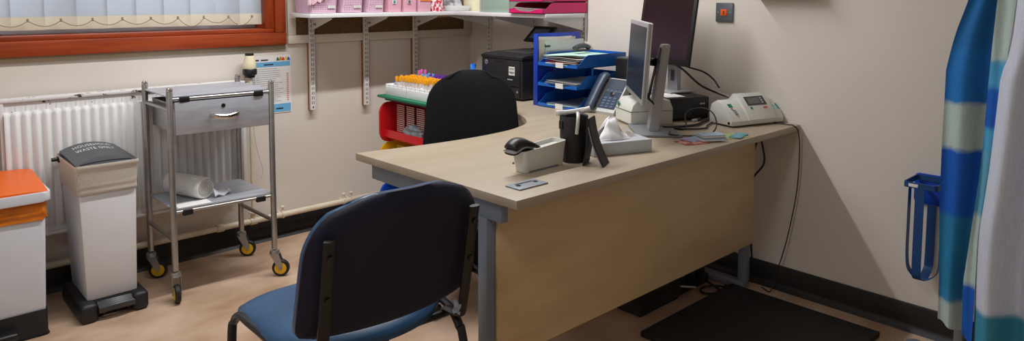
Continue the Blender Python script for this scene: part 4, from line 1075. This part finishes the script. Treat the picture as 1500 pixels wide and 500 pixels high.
# ------------------------------------------------------------------ tissues, pot, wallet, scanner cradle
tx = thing('tissue_box', 'flat silver tissue box with a white tissue pulled up out of it', 'tissue box', (-.975, -1.955, TZ), math.atan2(-.075, .21))
m = MB(); m.box(-.118, .112, -.055, .058, .0005, .044, bev=.0025); m.build('box_card', TISSBOX, tx, local=True)
m = MB(); q = [(.055*cos(a), .022*sin(a)) for a in [2*pi*k/24 for k in range(24)]]; m.prism([(p[0]-.01, p[1]) for p in q], 'z', .0436, .0447); m.build('opening', SLOT, tx, local=True)
def poly3(u, v, rows):
    # smooth interpolation through rows of control points
    n = len(rows)-1; m_ = len(rows[0])-1
    def lerp_row(r, t):
        t = min(max(t, 0), 1)*m_; k = min(int(t), m_-1); f_ = t-k
        return V(r[k]).lerp(V(r[k+1]), f_)
    t = min(max(v, 0), 1)*n; k = min(int(t), n-1); f_ = t-k
    return lerp_row(rows[k], u).lerp(lerp_row(rows[k+1], u), f_)
T_ = [[(-.085, -.020, .044), (-.040, -.034, .046), (.005, -.030, .046), (.040, -.022, .045), (.062, .0, .044)],
      [(-.072, -.006, .052), (-.036, -.012, .078), (.000, -.022, .072), (.020, -.006, .060), (.056, .010, .048)],
      [(-.050, .010, .066), (-.030, .006, .104), (-.004, -.004, .112), (.014, .010, .086), (.046, .018, .052)],
      [(-.034, .020, .082), (-.018, .014, .120), (.002, .010, .116), (.022, .020, .082), (.040, .026, .052)]]
def tis(u, v):
    p = poly3(u, v, T_); p.z += .0025*sin(19*u+7*v)*v; p.y += .003*sin(13*v+9*u); return p
m = MB(); m.slab(tis, lambda u, v: V(tis(u, v))+V((.0004, .0014, -.0004)), 28, 20); m.build('tissue', TISSUE, tx, local=True, sharp=28)
def tis3(u, v):
    p = poly3(u, v, [[(.062, .022, .044), (.02, .034, .044), (-.04, .032, .044), (-.085, .02, .044)], [(.042, .030, .056), (.016, .034, .088), (-.022, .030, .110), (-.060, .024, .070)], [(.036, .024, .056), (.014, .022, .100), (-.014, .0165, .121), (-.036, .021, .083)]])
    p.z += .002*sin(15*u+5*v)*v; return p
m = MB(); m.slab(tis3, lambda u, v: V(tis3(u, v))+V((.0004, .0014, -.0004)), 24, 14); m.build('tissue_back', TISSUE, tx, local=True, sharp=28)
def tis2(u, v):
    p = poly3(u, v, [[(.048, -.004, .0445), (.075, .006, .0445), (.098, .014, .0445)], [(.044, .008, .066), (.066, .014, .062), (.092, .02, .050)], [(.040, .02, .080), (.054, .022, .074), (.074, .028, .058)]])
    p.z += .002*sin(15*u+5*v)*v; return p
m = MB(); m.slab(tis2, lambda u, v: V(tis2(u, v))+V((.0004, .0014, -.0004)), 14, 10); m.build('tissue_corner', TISSUE, tx, local=True, sharp=28)

ct = thing('pen_pot', 'black leatherette pen pot on the desk between scanner cradle and tissues', 'pot', (-1.19, -1.952, TZ))
m = MB(); m.lathe([(.040, .0005), (.041, .004), (.0445, .075), (.0465, .148), (.0455, .150), (.0425, .147), (.038, .02), (.02, .012)], (0, 0, 0), 32)
m.build('pot_wall', LEATHER, ct, local=True)
m = MB(); m.box(-.0485, -.042, .006, .022, .108, .136, bev=.002); m.build('side_tab', LEATHER, ct, local=True)
wt = thing('white_tool', 'white plastic hook-ended tool lying across the top of the black pot', 'tool', (-1.19, -1.96, TZ+.15))
ru = V((.73, -.685, 0)); rf = V((.685, .729, 0)); o = V((-1.19, -1.952, TZ+.158))
m = MB(); m.tube(spline([o-ru*.058+V((0, 0, -.002)), o-ru*.03, o+ru*.0+V((0, 0, .004)), o+ru*.035+V((0, 0, .010)), o+ru*.046+V((0, 0, .006))], 6), [.009]*6+[.008]*19, 12, rb=.007); m.build('tool_body', WHITEP, wt)
m = MB(); 
for k in range(5): m.cyl(o+ru*(-.052+.006*k)+V((0, 0, -.001)), o+ru*(-.0495+.006*k)+V((0, 0, -.001)), .0102, n=12)
m.build('tool_collar', WHITEP, wt)
m = MB(); m.cyl(o+ru*.022+V((0, 0, .004)), o+ru*.052+V((0, 0, .014)), .009, n=12); m.build('tool_end', WHITEP, wt)
m = MB(); m.tube(spline([o+ru*.012-rf*.0+V((0, 0, .0)), o+ru*.010-rf*.040+V((0, 0, -.004)), o+ru*.008-rf*.055+V((0, 0, -.022)), o+ru*.005-rf*.052+V((0, 0, -.060))], 6), .0058, 10); m.build('tool_arm', OFFW, wt)
wl = thing('wallet', 'black leatherette folder leaning open against the pen pot', 'wallet', (-1.15, -2.02, TZ))
vd = V((.90, .43, 0))                                        # along its fold line
nb = V((-1.192, -2.078, TZ+.0008)); lb_ = nb+V((-.0, .0, 0))-ru*.062+rf*.015; tp_ = nb-ru*.047+V((0, 0, .150))+rf*.012
def cov(b0, bow, t):
    def fn(u, v):
        p = b0.lerp(tp_, v)+vd*(.072*u); p += ru*(-bow*sin(pi*v)+t); return p
    return fn
m = MB(); m.slab(cov(nb, .008, .003), cov(nb, .008, -.002), 4, 12); m.build('front_cover', LEATHER, wl)
m = MB(); m.slab(cov(lb_+V((0, 0, .001)), -.004, .002), cov(lb_+V((0, 0, .001)), -.004, -.002), 4, 12); m.build('back_cover', LEATHER, wl)
m = MB(); m.slab(lambda u, v: cov(nb, .008, -.006)(.04+.92*u, .04+.86*v), lambda u, v: cov(nb, .008, -.0025)(.04+.92*u, .04+.86*v), 4, 12); m.build('inner_page', PAPERB, wl)

sc_ = thing('scanner_cradle', 'cream wedge-shaped cradle on the desk beside the black pot', 'cradle', (-1.34, -1.935, TZ), R(1.5))
m = MB()
# open tray, higher at the right end
def wall(pts_b, pts_t):
    n = len(pts_b)
    A = [m.v(p) for p in pts_b]; B = [m.v(p) for p in pts_t]
    for i in range(n): m.f([A[i], A[(i+1) % n], B[(i+1) % n], B[i]])
    return A, B
def ring(x0, x1, y0, y1, r, z): return [(p[0], p[1], z(p[0])) for p in rounded(x0, x1, y0, y1, r, 6)]
zt = lambda x: .0745+.006*(x/.1)
bo_ = ring(-.086, .088, -.034, .014, .012, lambda x: .001); to_ = ring(-.100, .094, -.042, .020, .014, zt); ti_ = ring(-.096, .090, -.038, .016, .011, zt); bi_ = ring(-.094, .088, -.036, .014, .010, lambda x: zt(x)-.012)
A, B = wall(bo_, to_); m.f(A[::-1])
C = [m.v(p) for p in ti_]; D = [m.v(p) for p in bi_]
n = len(B)
for i in range(n): m.f([B[i], B[(i+1) % n], C[(i+1) % n], C[i]]); m.f([C[i], C[(i+1) % n], D[(i+1) % n], D[i]])
m.f(D); m.build('cradle_body', OFFW, sc_, local=True, sharp=50)
m = MB(); m.box(-.072, .06, -.0352, -.034, .0, .006); m.build('cradle_foot', MGREY, sc_, local=True)
m = MB(); m.lathe([(.0035, 0), (.0035, .001)], (-.093, .012, .026), 10, ax=(-1, 0, .1)); m.build('indicator', SLOT, sc_, local=True)
sg = thing('barcode_scanner', 'black and silver hand scanner head resting on the left end of the cradle', 'scanner', (-1.420, -1.944, TZ+.064), R(4))
m = MB(); pts = [(-.046, .0, .014), (-.040, .0, .020), (-.022, .0, .028), (.0, .0, .030), (.022, .0, .026), (.044, .0, .016), (.062, .0, .006)]
m.tube(spline(pts, 5), [.006+.010*sin(pi*min(1, (k+1.5)/20))**.7 for k in range(31)], 16, rb=.026); m.build('scanner_head', BLACKP, sg, local=True)
m = MB(); m.tube(spline([(-.050, 0, .006), (-.038, 0, .008), (-.020, 0, .014), (.0, 0, .015), (.03, 0, .008)], 5), .005, 12, rb=.0275); m.build('silver_band', SILVER, sg, local=True)
m = MB(); m.tube(spline([(-.048, 0, .000), (-.038, 0, .001), (-.018, 0, .007), (.010, 0, .007), (.03, 0, .002)], 5), .005, 12, rb=.024); m.build('scanner_chin', BLACKP, sg, local=True)

# leaflets and cards at the front edge
def leafl(nm, c, a, w, h, z, t, mt, lb, grp=None, cat='leaflet'):
    m = MB(); m.m = M.Translation((c[0], c[1], TZ+z)) @ M.Rotation(a, 4, 'Z'); m.box(-w/2, w/2, -h/2, h/2, 0, t, bev=.0004 if t > .002 else 0)
    return tag(m.build(nm, mt, None, org=(c[0], c[1], TZ+z)), lb, cat, grp)
RLF = mat('red_patterned_leaflet', (214, 150, 130), .5, c2=(150, 60, 56), scale=30, ramp=(.45, .55)); PLF = mat('lilac_leaflet', (178, 140, 196), .5, c2=(150, 190, 214), scale=16)
leafl('leaflet', (-.655, -2.055), R(-22), .105, .075, .0003, .0015, RLF, 'red patterned leaflet lying near the desk edge by the tissue box')
leafl('leaflet', (-.60, -2.035), R(-5), .10, .07, .0022, .002, PLF, 'lilac and blue leaflet lying under the pack of cards')
ck = thing('card_pack', 'stack of pale blue cards in clear wrap at the desk edge', 'cards', (-.575, -2.085, TZ+.0045), R(-30))
rn = random.Random(8)
for k in range(5):
    m = MB(); dx = rn.uniform(-.003, .003); m.box(-.045+dx, .045+dx, -.029, .029, k*.0045, k*.0045+.0042); m.build('card', (PAPER, mat('pale_blue_card', (170, 196, 220), .4), PAPERB, PAPER, bpy.data.materials.get('pale_blue_card') or PAPER)[k], ck, local=True)
leafl('leaflet', (-.455, -2.085), R(-20), .13, .085, .0003, .0014, mat('yellow_green_leaflet', (196, 196, 110), .5, c2=(160, 176, 110), scale=20), 'yellow green leaflet lying in front of the medical machine')
leafl('leaflet', (-.425, -2.112), R(12), .10, .045, .0020, .003, mat('teal_leaflet', (50, 140, 150), .45, c2=(120, 170, 190), scale=24), 'teal folded leaflet nearest the desk edge beside the card stack')
t = thing('pen', 'silver grey pen lying on the desk behind the tissue box', 'pen', (-.94, -1.80, TZ))
m = MB(); m.tube([(-.965, -1.835, TZ+.005), (-.90, -1.735, TZ+.005)], .0045, 10); m.build('barrel', MGREY, t)
m = MB(); m.tube([(-.90, -1.735, TZ+.005), (-.893, -1.724, TZ+.005)], .003, 10); m.build('tip', SILVER, t)

# ------------------------------------------------------------------ coloured tray trolley and its tube racks
at = thing('storage_trolley', 'tray trolley of red, yellow and blue trays under a green top behind the desk', 'trolley', (-.73, -.51, 0))
AX0, AX1, AY0, AY1 = -.862, -.60, -.722, -.300
m = MB(); m.box(AX0-.012, AX1+.01, AY0-.015, AY1+.015, .727, .741, bev=.004); m.build('top_board', GREENP, at)
m = MB(); m.box(AX0+.02, AX1-.01, AY0+.01, AY1-.01, .712, .727); m.build('top_frame', BLACKP, at)
def trolley_tray(z0, z1, mt, nm):
    m = MB(); m.box(AX0+.015, AX1-.012, AY0+.012, AY1-.012, z0+.03, z0+.036)
    t_ = m.build(nm, mt, at)
    for yy in (AY0, AY1-.016):
        m = MB(); q = rounded(AX0-.012, AX1, z0, z1, .05, 6); m.prism([(p[0], p[1]) for p in q], 'y', yy, yy+.016, bev=.005); m.build('side_wing', mt, t_)
    m = MB(); m.prism([(AX0+.004, z0+.035), (AX0+.010, z0+.072), (AX0+.016, z0+.072), (AX0+.060, z0+.034), (AX0+.055, z0+.008)], 'y', AY0+.016, AY1-.016, bev=.003); m.build('front_lip', mt, t_)
    m = MB(); m.box(AX1-.016, AX1-.010, AY0+.016, AY1-.016, z0+.036, z1-.01); m.build('rear_panel', mt, t_)
    return t_
rt = trolley_tray(.488, .700, RED, 'red_tray'); yt = trolley_tray(.272, .484, YELLOW, 'yellow_tray'); bt = trolley_tray(.058, .268, BLUEP, 'blue_tray')
for k in range(4):
    m = MB(); y = AY1-.062-k*.088
    for j in range(15): m.box(AX0+.060, AX0+.064, y-.066, y, .538+j*.0105, .543+j*.0105)
    m.build('slotted_panel', mat('pale_slats', (226, 186, 178), .5) if k == 0 else bpy.data.materials['pale_slats'], rt)
    m = MB()
    for j in range(15): m.box(AX0+.060, AX0+.064, y-.066, y, .322+j*.0105, .327+j*.0105)
    m.build('slotted_panel', mat('yellow_slats', (236, 206, 96), .5) if k == 0 else bpy.data.materials['yellow_slats'], yt)
m = MB()
for x in (AX0+.03, AX1-.03):
    for y in (AY0+.03, AY1-.03): m.lathe([(.006, -.010), (.024, -.010), (.027, 0), (.024, .010), (.006, .010)], (x, y, .0275), 16, ax=(0, 1, 0)); m.cyl((x, y, .03), (x, y, .06), .008)
m.build('castor', BLACKP, at)
m = pouch(-.853, -.815, -.63, -.47, .5605, .05, FILM, '', puff=.2, seed=12)
tag(m.build('sealed_packet', mat('grey_packet', (150, 156, 158), .3, c2=(100, 110, 116), scale=30), None, org=(-.83, -.55, .56)), 'grey clear-film packet lying in the red trolley tray', 'packet')

def rack(x0, x1, y0, y1, z0, z1, nx, ny, lb):
    t = thing('tube_rack', lb, 'rack', ((x0+x1)/2, (y0+y1)/2, z0))
    m = MB(); m.box(x0, x1, y0, y1, z0, z1-.012, bev=.003); m.box(x0+.004, x1-.004, y0+.004, y1-.004, z1-.0121, z1-.004); 
    for a in range(ny+1):
        yy = y0+.004+(y1-y0-.008)*a/ny; m.box(x0, x1, yy-.003, yy+.003, z1-.012, z1)
    m.build('foam_block', FOAM, t)
    m = MB(); m.box(x0-.0012, x0+.001, (y0+y1)/2-.002, (y0+y1)/2+.002, z0+.01, z1-.02); m.build('moulded_seam', LGREY, t)
    return t
rack(-.845, -.715, -.705, -.322, .7412, .800, 4, 10, 'white polystyrene rack of orange capped tubes on the green trolley top')
rack(-.700, -.615, -.700, -.330, .7412, .795, 2, 9, 'white polystyrene rack of purple capped tubes behind the orange ones')
tube0 = None
def tube_at(x, y, z, cap, lb, grp, protos={}):
    if cap not in protos:
        t = thing('sample_tube', lb, 'tube', (x, y, z), 0, grp)
        m = MB(); m.lathe([(.002, 0), (.0055, .004), (.006, .012), (.006, .066)], (0, 0, 0), 12); m.build('tube_body', TUBE, t, local=True)
        m = MB(); m.lathe([(.0072, .052), (.0078, .054), (.0078, .072), (.0070, .076), (.005, .076), (.0045, .073)], (0, 0, 0), 12); m.build('tube_cap', cap, t, local=True)
        protos[cap] = t; return t
    t = copy_tree(protos[cap]); t.location = (x, y, z); t['label'] = lb; t['group'] = grp; return t
rn = random.Random(4)
for i in range(4):
    for j in range(11):
        if rn.random() < .07: continue
        t = tube_at(-.828+i*.0315+rn.uniform(-.0015, .0015), -.405-j*.0268+rn.uniform(-.0015, .0015), .770+rn.uniform(-.002, .003), CAPO, 'orange capped sample tube standing in the front polystyrene rack', 'orange capped tubes')
        t.rotation_euler = (rn.uniform(-.03, .03), rn.uniform(-.03, .03), 0)
for i in range(2):
    for j in range(9):
        if i == 0 and j < 3 and rn.random() < .4: continue
        if j < 2: tube_at(-.680+i*.040, -.36-j*.034, .776+.012, CAPK, 'pink capped sample tube in the rear polystyrene rack', 'pink capped tubes')
        elif j < 4: tube_at(-.680+i*.040, -.36-j*.034, .772, CAPB, 'light blue capped sample tube in the rear polystyrene rack', 'light blue capped tubes')
        else: tube_at(-.680+i*.040, -.36-j*.034, .773+rn.uniform(-.003, .004), CAPP, 'purple capped sample tube in the rear polystyrene rack', 'purple capped tubes')
t = thing('swab_packet', 'blue and white swab packet poking up at the left of the tube rack', 'packet', (-.82, -.385, .80))
m = MB(); m.prism([(-.362, .795), (-.405, .795), (-.398, .812), (-.378, .826)], 'x', -.822, -.818); m.build('packet_body', BLUEINK, t)
m = MB(); m.prism([(-.366, .796), (-.376, .796), (-.38, .818)], 'x', -.8225, -.8175); m.build('white_corner', PAPER, t)

# ------------------------------------------------------------------ curtain
OZ = .17
BL, LB, PALE, TE, DB = (22, 112, 186), (72, 158, 206), (176, 196, 190), (28, 122, 170), (6, 88, 186)
CA = curtain_mat('curtain_print', [(.10, PALE), (.285, (40, 128, 176)), (.33, TE), (.57, DB), (.79, PALE), (.94, BL), (1.12, (20, 104, 170)), (1.4, PALE), (1.62, DB), (2.0, LB)])
CB = curtain_mat('curtain_print_hem', [(.10, DB), (.365, PALE), (.60, (90, 160, 190)), (.80, LB), (.875, DB), (1.0, LB), (1.085, PALE), (1.5, BL), (1.9, PALE)])
CC = curtain_mat('curtain_lining', [(.10, (54, 140, 170)), (.295, (204, 211, 226)), (2.3, (204, 211, 226))], .004)
cu = thing('privacy_curtain', 'blue and pale patchwork privacy curtain hanging beside the right hand wall', 'curtain', (-.34, -2.9, .17))
def lerp_tab(tab, z):
    for (z0, y0), (z1, y1) in zip(tab, tab[1:]):
        if z0 >= z >= z1: return y0+(y1-y0)*(z0-z)/(z0-z1)
    return tab[0][1] if z > tab[0][0] else tab[-1][1]
def sheet(name, mt, left, right, xl, xr, amp, nf, zb, ph=0., zt=2.32, nu=40):
    m = MB()
    def fn(u, v, o=0.):
        z = zb(u)+(zt-zb(u))*v
        yl, yr = lerp_tab(left, z), lerp_tab(right, z)
        x = xl+(xr-xl)*u+amp*sin(2*pi*nf*u+ph+.5*sin(z*2.1))*(1-.25*v)+.004*sin(z*9+u*7)
        return (x+o, yl+(yr-yl)*u, z)
    m.slab(lambda u, v: fn(u, v), lambda u, v: fn(u, v, .002), nu, 46)
    return m.build(name, mt, cu, sharp=70)
sheet('front_fold', CA, [(2.3, -2.90), (1.257, -2.822), (1.15, -2.790), (1.036, -2.768), (.811, -2.766), (.585, -2.771), (.356, -2.780), (.17, -2.782)], [(2.3, -2.99), (1.258, -2.91), (1.0, -2.90), (.72, -2.89), (.46, -2.872), (.35, -2.862), (.17, -2.866)], -.315, -.29, .014, 1.3, lambda u: .20-.03*u, .6)
sheet('hem_fold', CB, [(2.3, -2.985), (1.258, -2.905), (1.0, -2.893), (.72, -2.885), (.46, -2.866), (.35, -2.856), (.17, -2.86)], [(2.3, -3.02), (1.258, -2.957), (1.01, -2.936), (.868, -2.924), (.72, -2.912), (.52, -2.894), (.37, -2.894), (.17, -2.892)], -.335, -.345, .004, .7, lambda u: .185-.02*u, 0, nu=18)
sheet('lining_fold', CC, [(2.3, -3.00), (1.139, -2.95), (1.014, -2.926), (.73, -2.912), (.53, -2.896), (.387, -2.893), (.17, -2.894)], [(2.3, -3.60), (1.1, -3.52), (.17, -3.45)], -.362, -.30, .034, 4.5, lambda u: .175+.02*sin(9*u), 2.2, nu=80)
m = MB(); m.tube([(-.32, -2.6, 2.36), (-.32, -4.4, 2.36)], .012, 10); m.cyl((-.32, -2.72, 2.36), (-.32, -2.72, ZC), .01); m.cyl((-.32, -4.2, 2.36), (-.32, -4.2, ZC), .01); m.build('curtain_rail', WHITEM, cu)
m = MB()
for k in range(12): m.cyl((-.32, -2.92-k*.055, 2.30), (-.32, -2.92-k*.055, 2.36), .004, n=8)
m.build('hook', WHITEP, cu)

st = thing('stand', 'grey metal stand leg with low foot showing under the curtain hem', 'stand', (-.19, -2.81, 0))
m = MB(); m.box(-.205, -.178, -2.832, -2.806, .012, .62, bev=.003); m.build('stand_leg', MGREY, st)
m = MB(); m.box(-.21, -.172, -3.2, -2.78, .0, .022, bev=.006); m.build('stand_foot', MGREY, st)
tag(MB().lathe([(.03, 0), (.034, .004), (.032, .018), (.02, .024)], (0, 0, 0), 20).build('floor_stop', mat('floor_stop_grey', (96, 104, 116), .5), None, org=(0, 0, 0)), 'small grey domed stop on the floor by the skirting near the curtain', 'stop')
bpy.data.objects['floor_stop'].location = (-.135, -2.672, 0)

# ------------------------------------------------------------------ wall bracket
wb = thing('bin_bracket', 'blue strap bracket for a small bin screwed to the wall beside the curtain', 'bracket', (0, -2.66, .24))
m = MB(); q = rounded(-2.725, -2.604, .50, .612, .014, 5); m.prism(q, 'x', -.010, -.0008, bev=.002); m.build('back_plate', BLUEP, wb)
m = MB(); q = rounded(-.158, -.010, -2.722, -2.612, .012, 5); qi = rounded(-.154, -.014, -2.718, -2.616, .009, 5)
A = [m.v((*p, .588)) for p in q]; B = [m.v((*p, .608)) for p in q]; C = [m.v((*p, .588)) for p in qi]; D = [m.v((*p, .608)) for p in qi]; n = len(q)
for i in range(n):
    j = (i+1) % n; m.f([A[i], A[j], B[j], B[i]]); m.f([C[j], C[i], D[i], D[j]]); m.f([B[i], B[j], D[j], D[i]]); m.f([A[j], A[i], C[i], C[j]])
m.build('top_hoop', BLUEM, wb)
def strap(pts, wv, tk, nm, par=wb):
    m = MB(); P = spline(pts, 6); wv = V(wv); rr = []
    for i, p in enumerate(P):
        t_ = (P[min(i+1, len(P)-1)]-P[max(i-1, 0)]).normalized(); nn = t_.cross(wv).normalized()
        rr.append([m.v(p+wv*a+nn*b_*tk) for a, b_ in ((-.5, -1), (.5, -1), (.5, 1), (-.5, 1))])
    for A, B in zip(rr, rr[1:]):
        for k in range(4): m.f([A[k], A[(k+1) % 4], B[(k+1) % 4], B[k]])
    m.f(rr[0]); m.f(rr[-1][::-1]); return m.build(nm, BLUEM, par)
# straps run down, under and up again
strap([(-.085, -2.613, .600), (-.085, -2.613, .45), (-.085, -2.615, .30), (-.085, -2.632, .255), (-.085, -2.665, .240), (-.085, -2.70, .255), (-.085, -2.720, .30), (-.085, -2.721, .45), (-.085, -2.721, .600)], (.028, 0, 0), .0012, 'strap')
strap([(-.156, -2.667, .600), (-.156, -2.667, .45), (-.154, -2.667, .30), (-.140, -2.667, .258), (-.085, -2.667, .242), (-.030, -2.667, .258), (-.014, -2.667, .30), (-.012, -2.667, .50)], (0, .030, 0), .0012, 'strap')
m = MB(); m.box(-.1595, -.158, -2.66, -2.63, .592, .603); m.box(-.10, -.07, -2.6115, -2.610, .585, .604); m.build('sticker', PAPER, wb)
m = MB()
for y in (-2.618, -2.712): m.lathe([(.005, 0), (.004, .002)], (-.0102, y, .56), 12, ax=(-1, 0, 0))
m.build('screw', SILVER, wb)

# ------------------------------------------------------------------ wall switch, wall box above the frame
sw = thing('wall_switch', 'grey metal switch plate with an orange rocker on the right hand wall', 'switch', (0, -1.79, 1.15))
sx = up_ = None
m = MB(); q = rounded(-1.836, -1.7505, 1.149, 1.236, .004, 3); m.prism(q, 'x', -.008, -.0008, bev=.002); m.build('switch_plate', SWITCH, sw)
m = MB(); m.box(-.0105, -.008, -1.808, -1.776, 1.178, 1.206, bev=.001); rk_ = m.build('rocker', SWOR, sw)
m = MB(); m.box(-.0112, -.0104, -1.7945, -1.789, 1.184, 1.200); m.build('rocker_mark', INK, rk_)
m = MB()
for y in (-1.763, -1.823): m.lathe([(.0032, 0), (.0025, .0012)], (-.008, y, 1.1925), 10, ax=(-1, 0, 0))
m.build('screw', SILVER, sw)

gd = thing('wall_dispenser', 'white box dispenser mounted on the right hand wall above the switch', 'dispenser', (0, -2.07, 1.31))
MB().box(-.062, -.001, -2.22, -1.95, 1.262, 1.56, bev=.006).build('dispenser_case', WHITEP, gd)
MB().box(-.0625, -.061, -2.18, -1.97, 1.40, 1.47).build('dispenser_window', SLOT, gd)

# ------------------------------------------------------------------ floor things
tag(MB().box(-.80, -.145, -2.555, -1.945, .001, .022, bev=.004).build('floor_board', MATB, None, org=(-.47, -2.25, .001)), 'flat black board lying on the floor between desk panel and curtain', 'board')
fb = thing('footrest', 'black footrest box on the floor behind the desk panel', 'footrest', (-.52, -1.72, 0))
m = MB(); m.prism([(-.68, .01), (-.40, .01), (-.40, .10), (-.68, .05)], 'y', -1.86, -1.60, bev=.008); m.build('sloped_top', BLACKT, fb)
m = MB(); m.box(-.67, -.41, -1.85, -1.61, 0, .012); m.build('rubber_base', RUBBER, fb)
ps = thing('power_strip', 'black power strip with plugs lying on the floor below the desk', 'power strip', (-.30, -1.80, 0))
m = MB(); m.box(-.40, -.16, -1.845, -1.79, 0, .04, bev=.008); m.build('strip_body', BLACKP, ps)
for k in range(3): MB().box(-.375+k*.075, -.335+k*.075, -1.84, -1.795, .04, .075, bev=.006).build('plug', BLACKP, ps)
def cable(nm, pts, r, lb, mt=CABLE, n=8, grp=None):
    P = spline(pts, n)
    return tag(MB().tube(P, r, 8).build(nm, mt, None, org=tuple(P[-1])), lb, 'cable', grp)
cable('cable', [(-.33, -1.86, .03), (-.36, -1.90, .05), (-.40, -1.87, .055), (-.41, -1.83, .05)], .004, 'pale grey cable looping beside the power strip under the desk', CABLEW)
cable('cable', [(-.20, -1.85, .02), (-.22, -1.93, .008), (-.26, -1.945, .008), (-.30, -1.90, .008), (-.26, -1.87, .008), (-.22, -1.90, .016), (-.17, -1.935, .008), (-.155, -1.925, .006)], .005, 'black cable coiled on the floor between power strip and black board')
cable('cable', [(-.088, -1.985, .70), (-.090, -1.99, .60), (-.086, -1.99, .48), (-.082, -1.99, .34), (-.078, -1.995, .2), (-.074, -2.00, .08), (-.070, -1.97, .008), (-.12, -1.90, .008)], .0045, 'thick black cable running down beside the desk leg')
cable('cable', [(-.060, -2.00, .70), (-.050, -2.02, .62), (-.045, -2.025, .55), (-.065, -2.00, .50), (-.084, -1.992, .485), (-.095, -1.985, .50), (-.070, -1.99, .60), (-.045, -2.01, .70)], .0045, 'black cable hanging in a loop below the desk end by the leg')
tag(MB().lathe([(.003, 0), (.011, .008), (.012, .05), (.006, .062), (.003, .064)], (0, 0, 0), 14).build('inline_adapter', BLACKP, None, org=(0, 0, 0)), 'small black inline adapter on the cable beside the desk leg', 'adapter')
bpy.data.objects['inline_adapter'].location = (-.085, -1.99, .40)
cable('cable', [(-.06, -2.075, TZ+.006), (-.075, -2.13, TZ+.006), (-.068, -2.162, TZ+.003), (-.045, -2.172, .70), (-.030, -2.172, .60), (-.028, -2.165, .45), (-.030, -2.14, .28), (-.034, -2.115, .16), (-.045, -2.09, .06), (-.070, -2.085, .006), (-.10, -2.06, .026)], .0024, 'thin black cable from the medical machine hanging over the desk edge to the floor')
cable('cable', [(-.19, -1.63, .97), (-.22, -1.72, .945), (-.20, -1.80, .88), (-.15, -1.86, .845), (-.09, -1.92, .815), (-.04, -1.975, .785), (-.02, -2.0, .75), (-.03, -1.95, .738)], .0048, 'thick black monitor cable drooping from the rear monitor behind the medical machine')
tag(MB().tube([(-.172, -1.832, .8585), (-.118, -1.893, .832)], .0062, 8).build('cable_sleeve', CABLEW, None, org=(-.145, -1.862, .845)), 'white label sleeve around the thick black monitor cable', 'cable label')
cable('cable', [(-.215, -1.66, 1.00), (-.17, -1.70, .955), (-.12, -1.76, .93), (-.10, -1.80, .90), (-.13, -1.85, .868)], .004, 'short black cable curving down behind the rear monitor stand')
cable('cable', [(-.50, -1.87, TZ+.005), (-.46, -1.90, TZ+.006), (-.40, -1.86, TZ+.055), (-.36, -1.90, TZ+.078), (-.38, -1.97, TZ+.07), (-.43, -2.02, TZ+.03), (-.50, -2.03, TZ+.006), (-.58, -1.99, TZ+.005), (-.64, -1.95, TZ+.013), (-.60, -1.92, TZ+.014)], .0028, 'thin black cable looped upright on the desk beside the monitor foot')
cable('cable', [(-.54, -1.80, TZ+.006), (-.47, -1.86, TZ+.008), (-.38, -1.89, TZ+.008), (-.28, -1.87, TZ+.008), (-.18, -1.84, TZ+.008), (-.11, -1.80, TZ+.02), (-.09, -1.76, TZ+.03)], .0055, 'thick black cable running along the desk in front of the computer')
cable('cable', [(-.53, -1.84, TZ+.014), (-.47, -1.91, TZ+.006), (-.40, -1.95, TZ+.006), (-.33, -1.92, TZ+.006), (-.26, -1.90, TZ+.006)], .0035, 'black cable end with plug lying by the lilac leaflet')
t = thing('usb_plug', 'silver and black plug lying on the desk in front of the computer', 'plug', (-.345, -1.865, TZ+.015))
m = MB(); m.box(-.36, -.333, -1.876, -1.862, TZ+.014, TZ+.026, bev=.002); m.build('plug_shell', SILVER, t)
m = MB(); m.box(-.333, -.305, -1.875, -1.863, TZ+.013, TZ+.027, bev=.003); m.build('plug_grip', BLACKP, t)

# ------------------------------------------------------------------ ceiling lights, daylight, camera
def batten(x0, x1, y, lb, watts, wd, col):
    t = thing('ceiling_light', lb, 'ceiling light', ((x0+x1)/2, y, ZC-.06))
    m = MB(); m.box(x0-.03, x1+.03, y-.03, y+.03, ZC-.05, ZC, bev=.004); m.build('housing', WHITEM, t)
    L = bpy.data.lights.new('tube_lamp', 'AREA'); L.shape = 'RECTANGLE'; L.size = x1-x0; L.size_y = wd; L.energy = watts; L.color = col
    o = bpy.data.objects.new('tube_lamp', L); COL.objects.link(o); o.location = (0, 0, -.002); o.parent = t
    return o
batten(-2.2, -.4, -1.05, 'fluorescent batten light on the ceiling nearest the window', 45, .05, (.98, .985, 1.0))
batten(-3.7, -2.7, -2.55, 'fluorescent batten light on the ceiling behind the camera', 14, .3, (.92, .98, 1.04))
w = bpy.data.worlds.new('sky'); scn.world = w; w.use_nodes = True
bg = w.node_tree.nodes['Background']; bg.inputs['Color'].default_value = (.92, .96, 1, 1); bg.inputs['Strength'].default_value = 2.7

cam = bpy.data.cameras.new('camera'); co = bpy.data.objects.new('camera', cam); COL.objects.link(co)
f, cy, pit, rol, yaw = 1040.4645, 77.2505, .0818, .0039, .7543
fw = V((sin(yaw)*cos(pit), cos(yaw)*cos(pit), -sin(pit))); r0 = V((cos(yaw), -sin(yaw), 0)); u0 = r0.cross(fw)
rr = r0*cos(rol)+u0*sin(rol); uu = u0*cos(rol)-r0*sin(rol)
mw = M((rr, uu, -fw)).transposed().to_4x4(); mw.translation = V((-2.8958, -3.4732, 1.2689)); co.matrix_world = mw
cam.sensor_width = 36; cam.lens = f/1500*36; cam.shift_y = -(250-cy)/1500; cam.clip_start = .05
scn.camera = co
scn.view_settings.view_transform = 'Standard'; scn.view_settings.look = 'None'; scn.view_settings.gamma = 1; scn.view_settings.use_curve_mapping = False
scn.view_settings.exposure = 0.0
try: scn.cycles.use_denoising = True
except Exception: pass
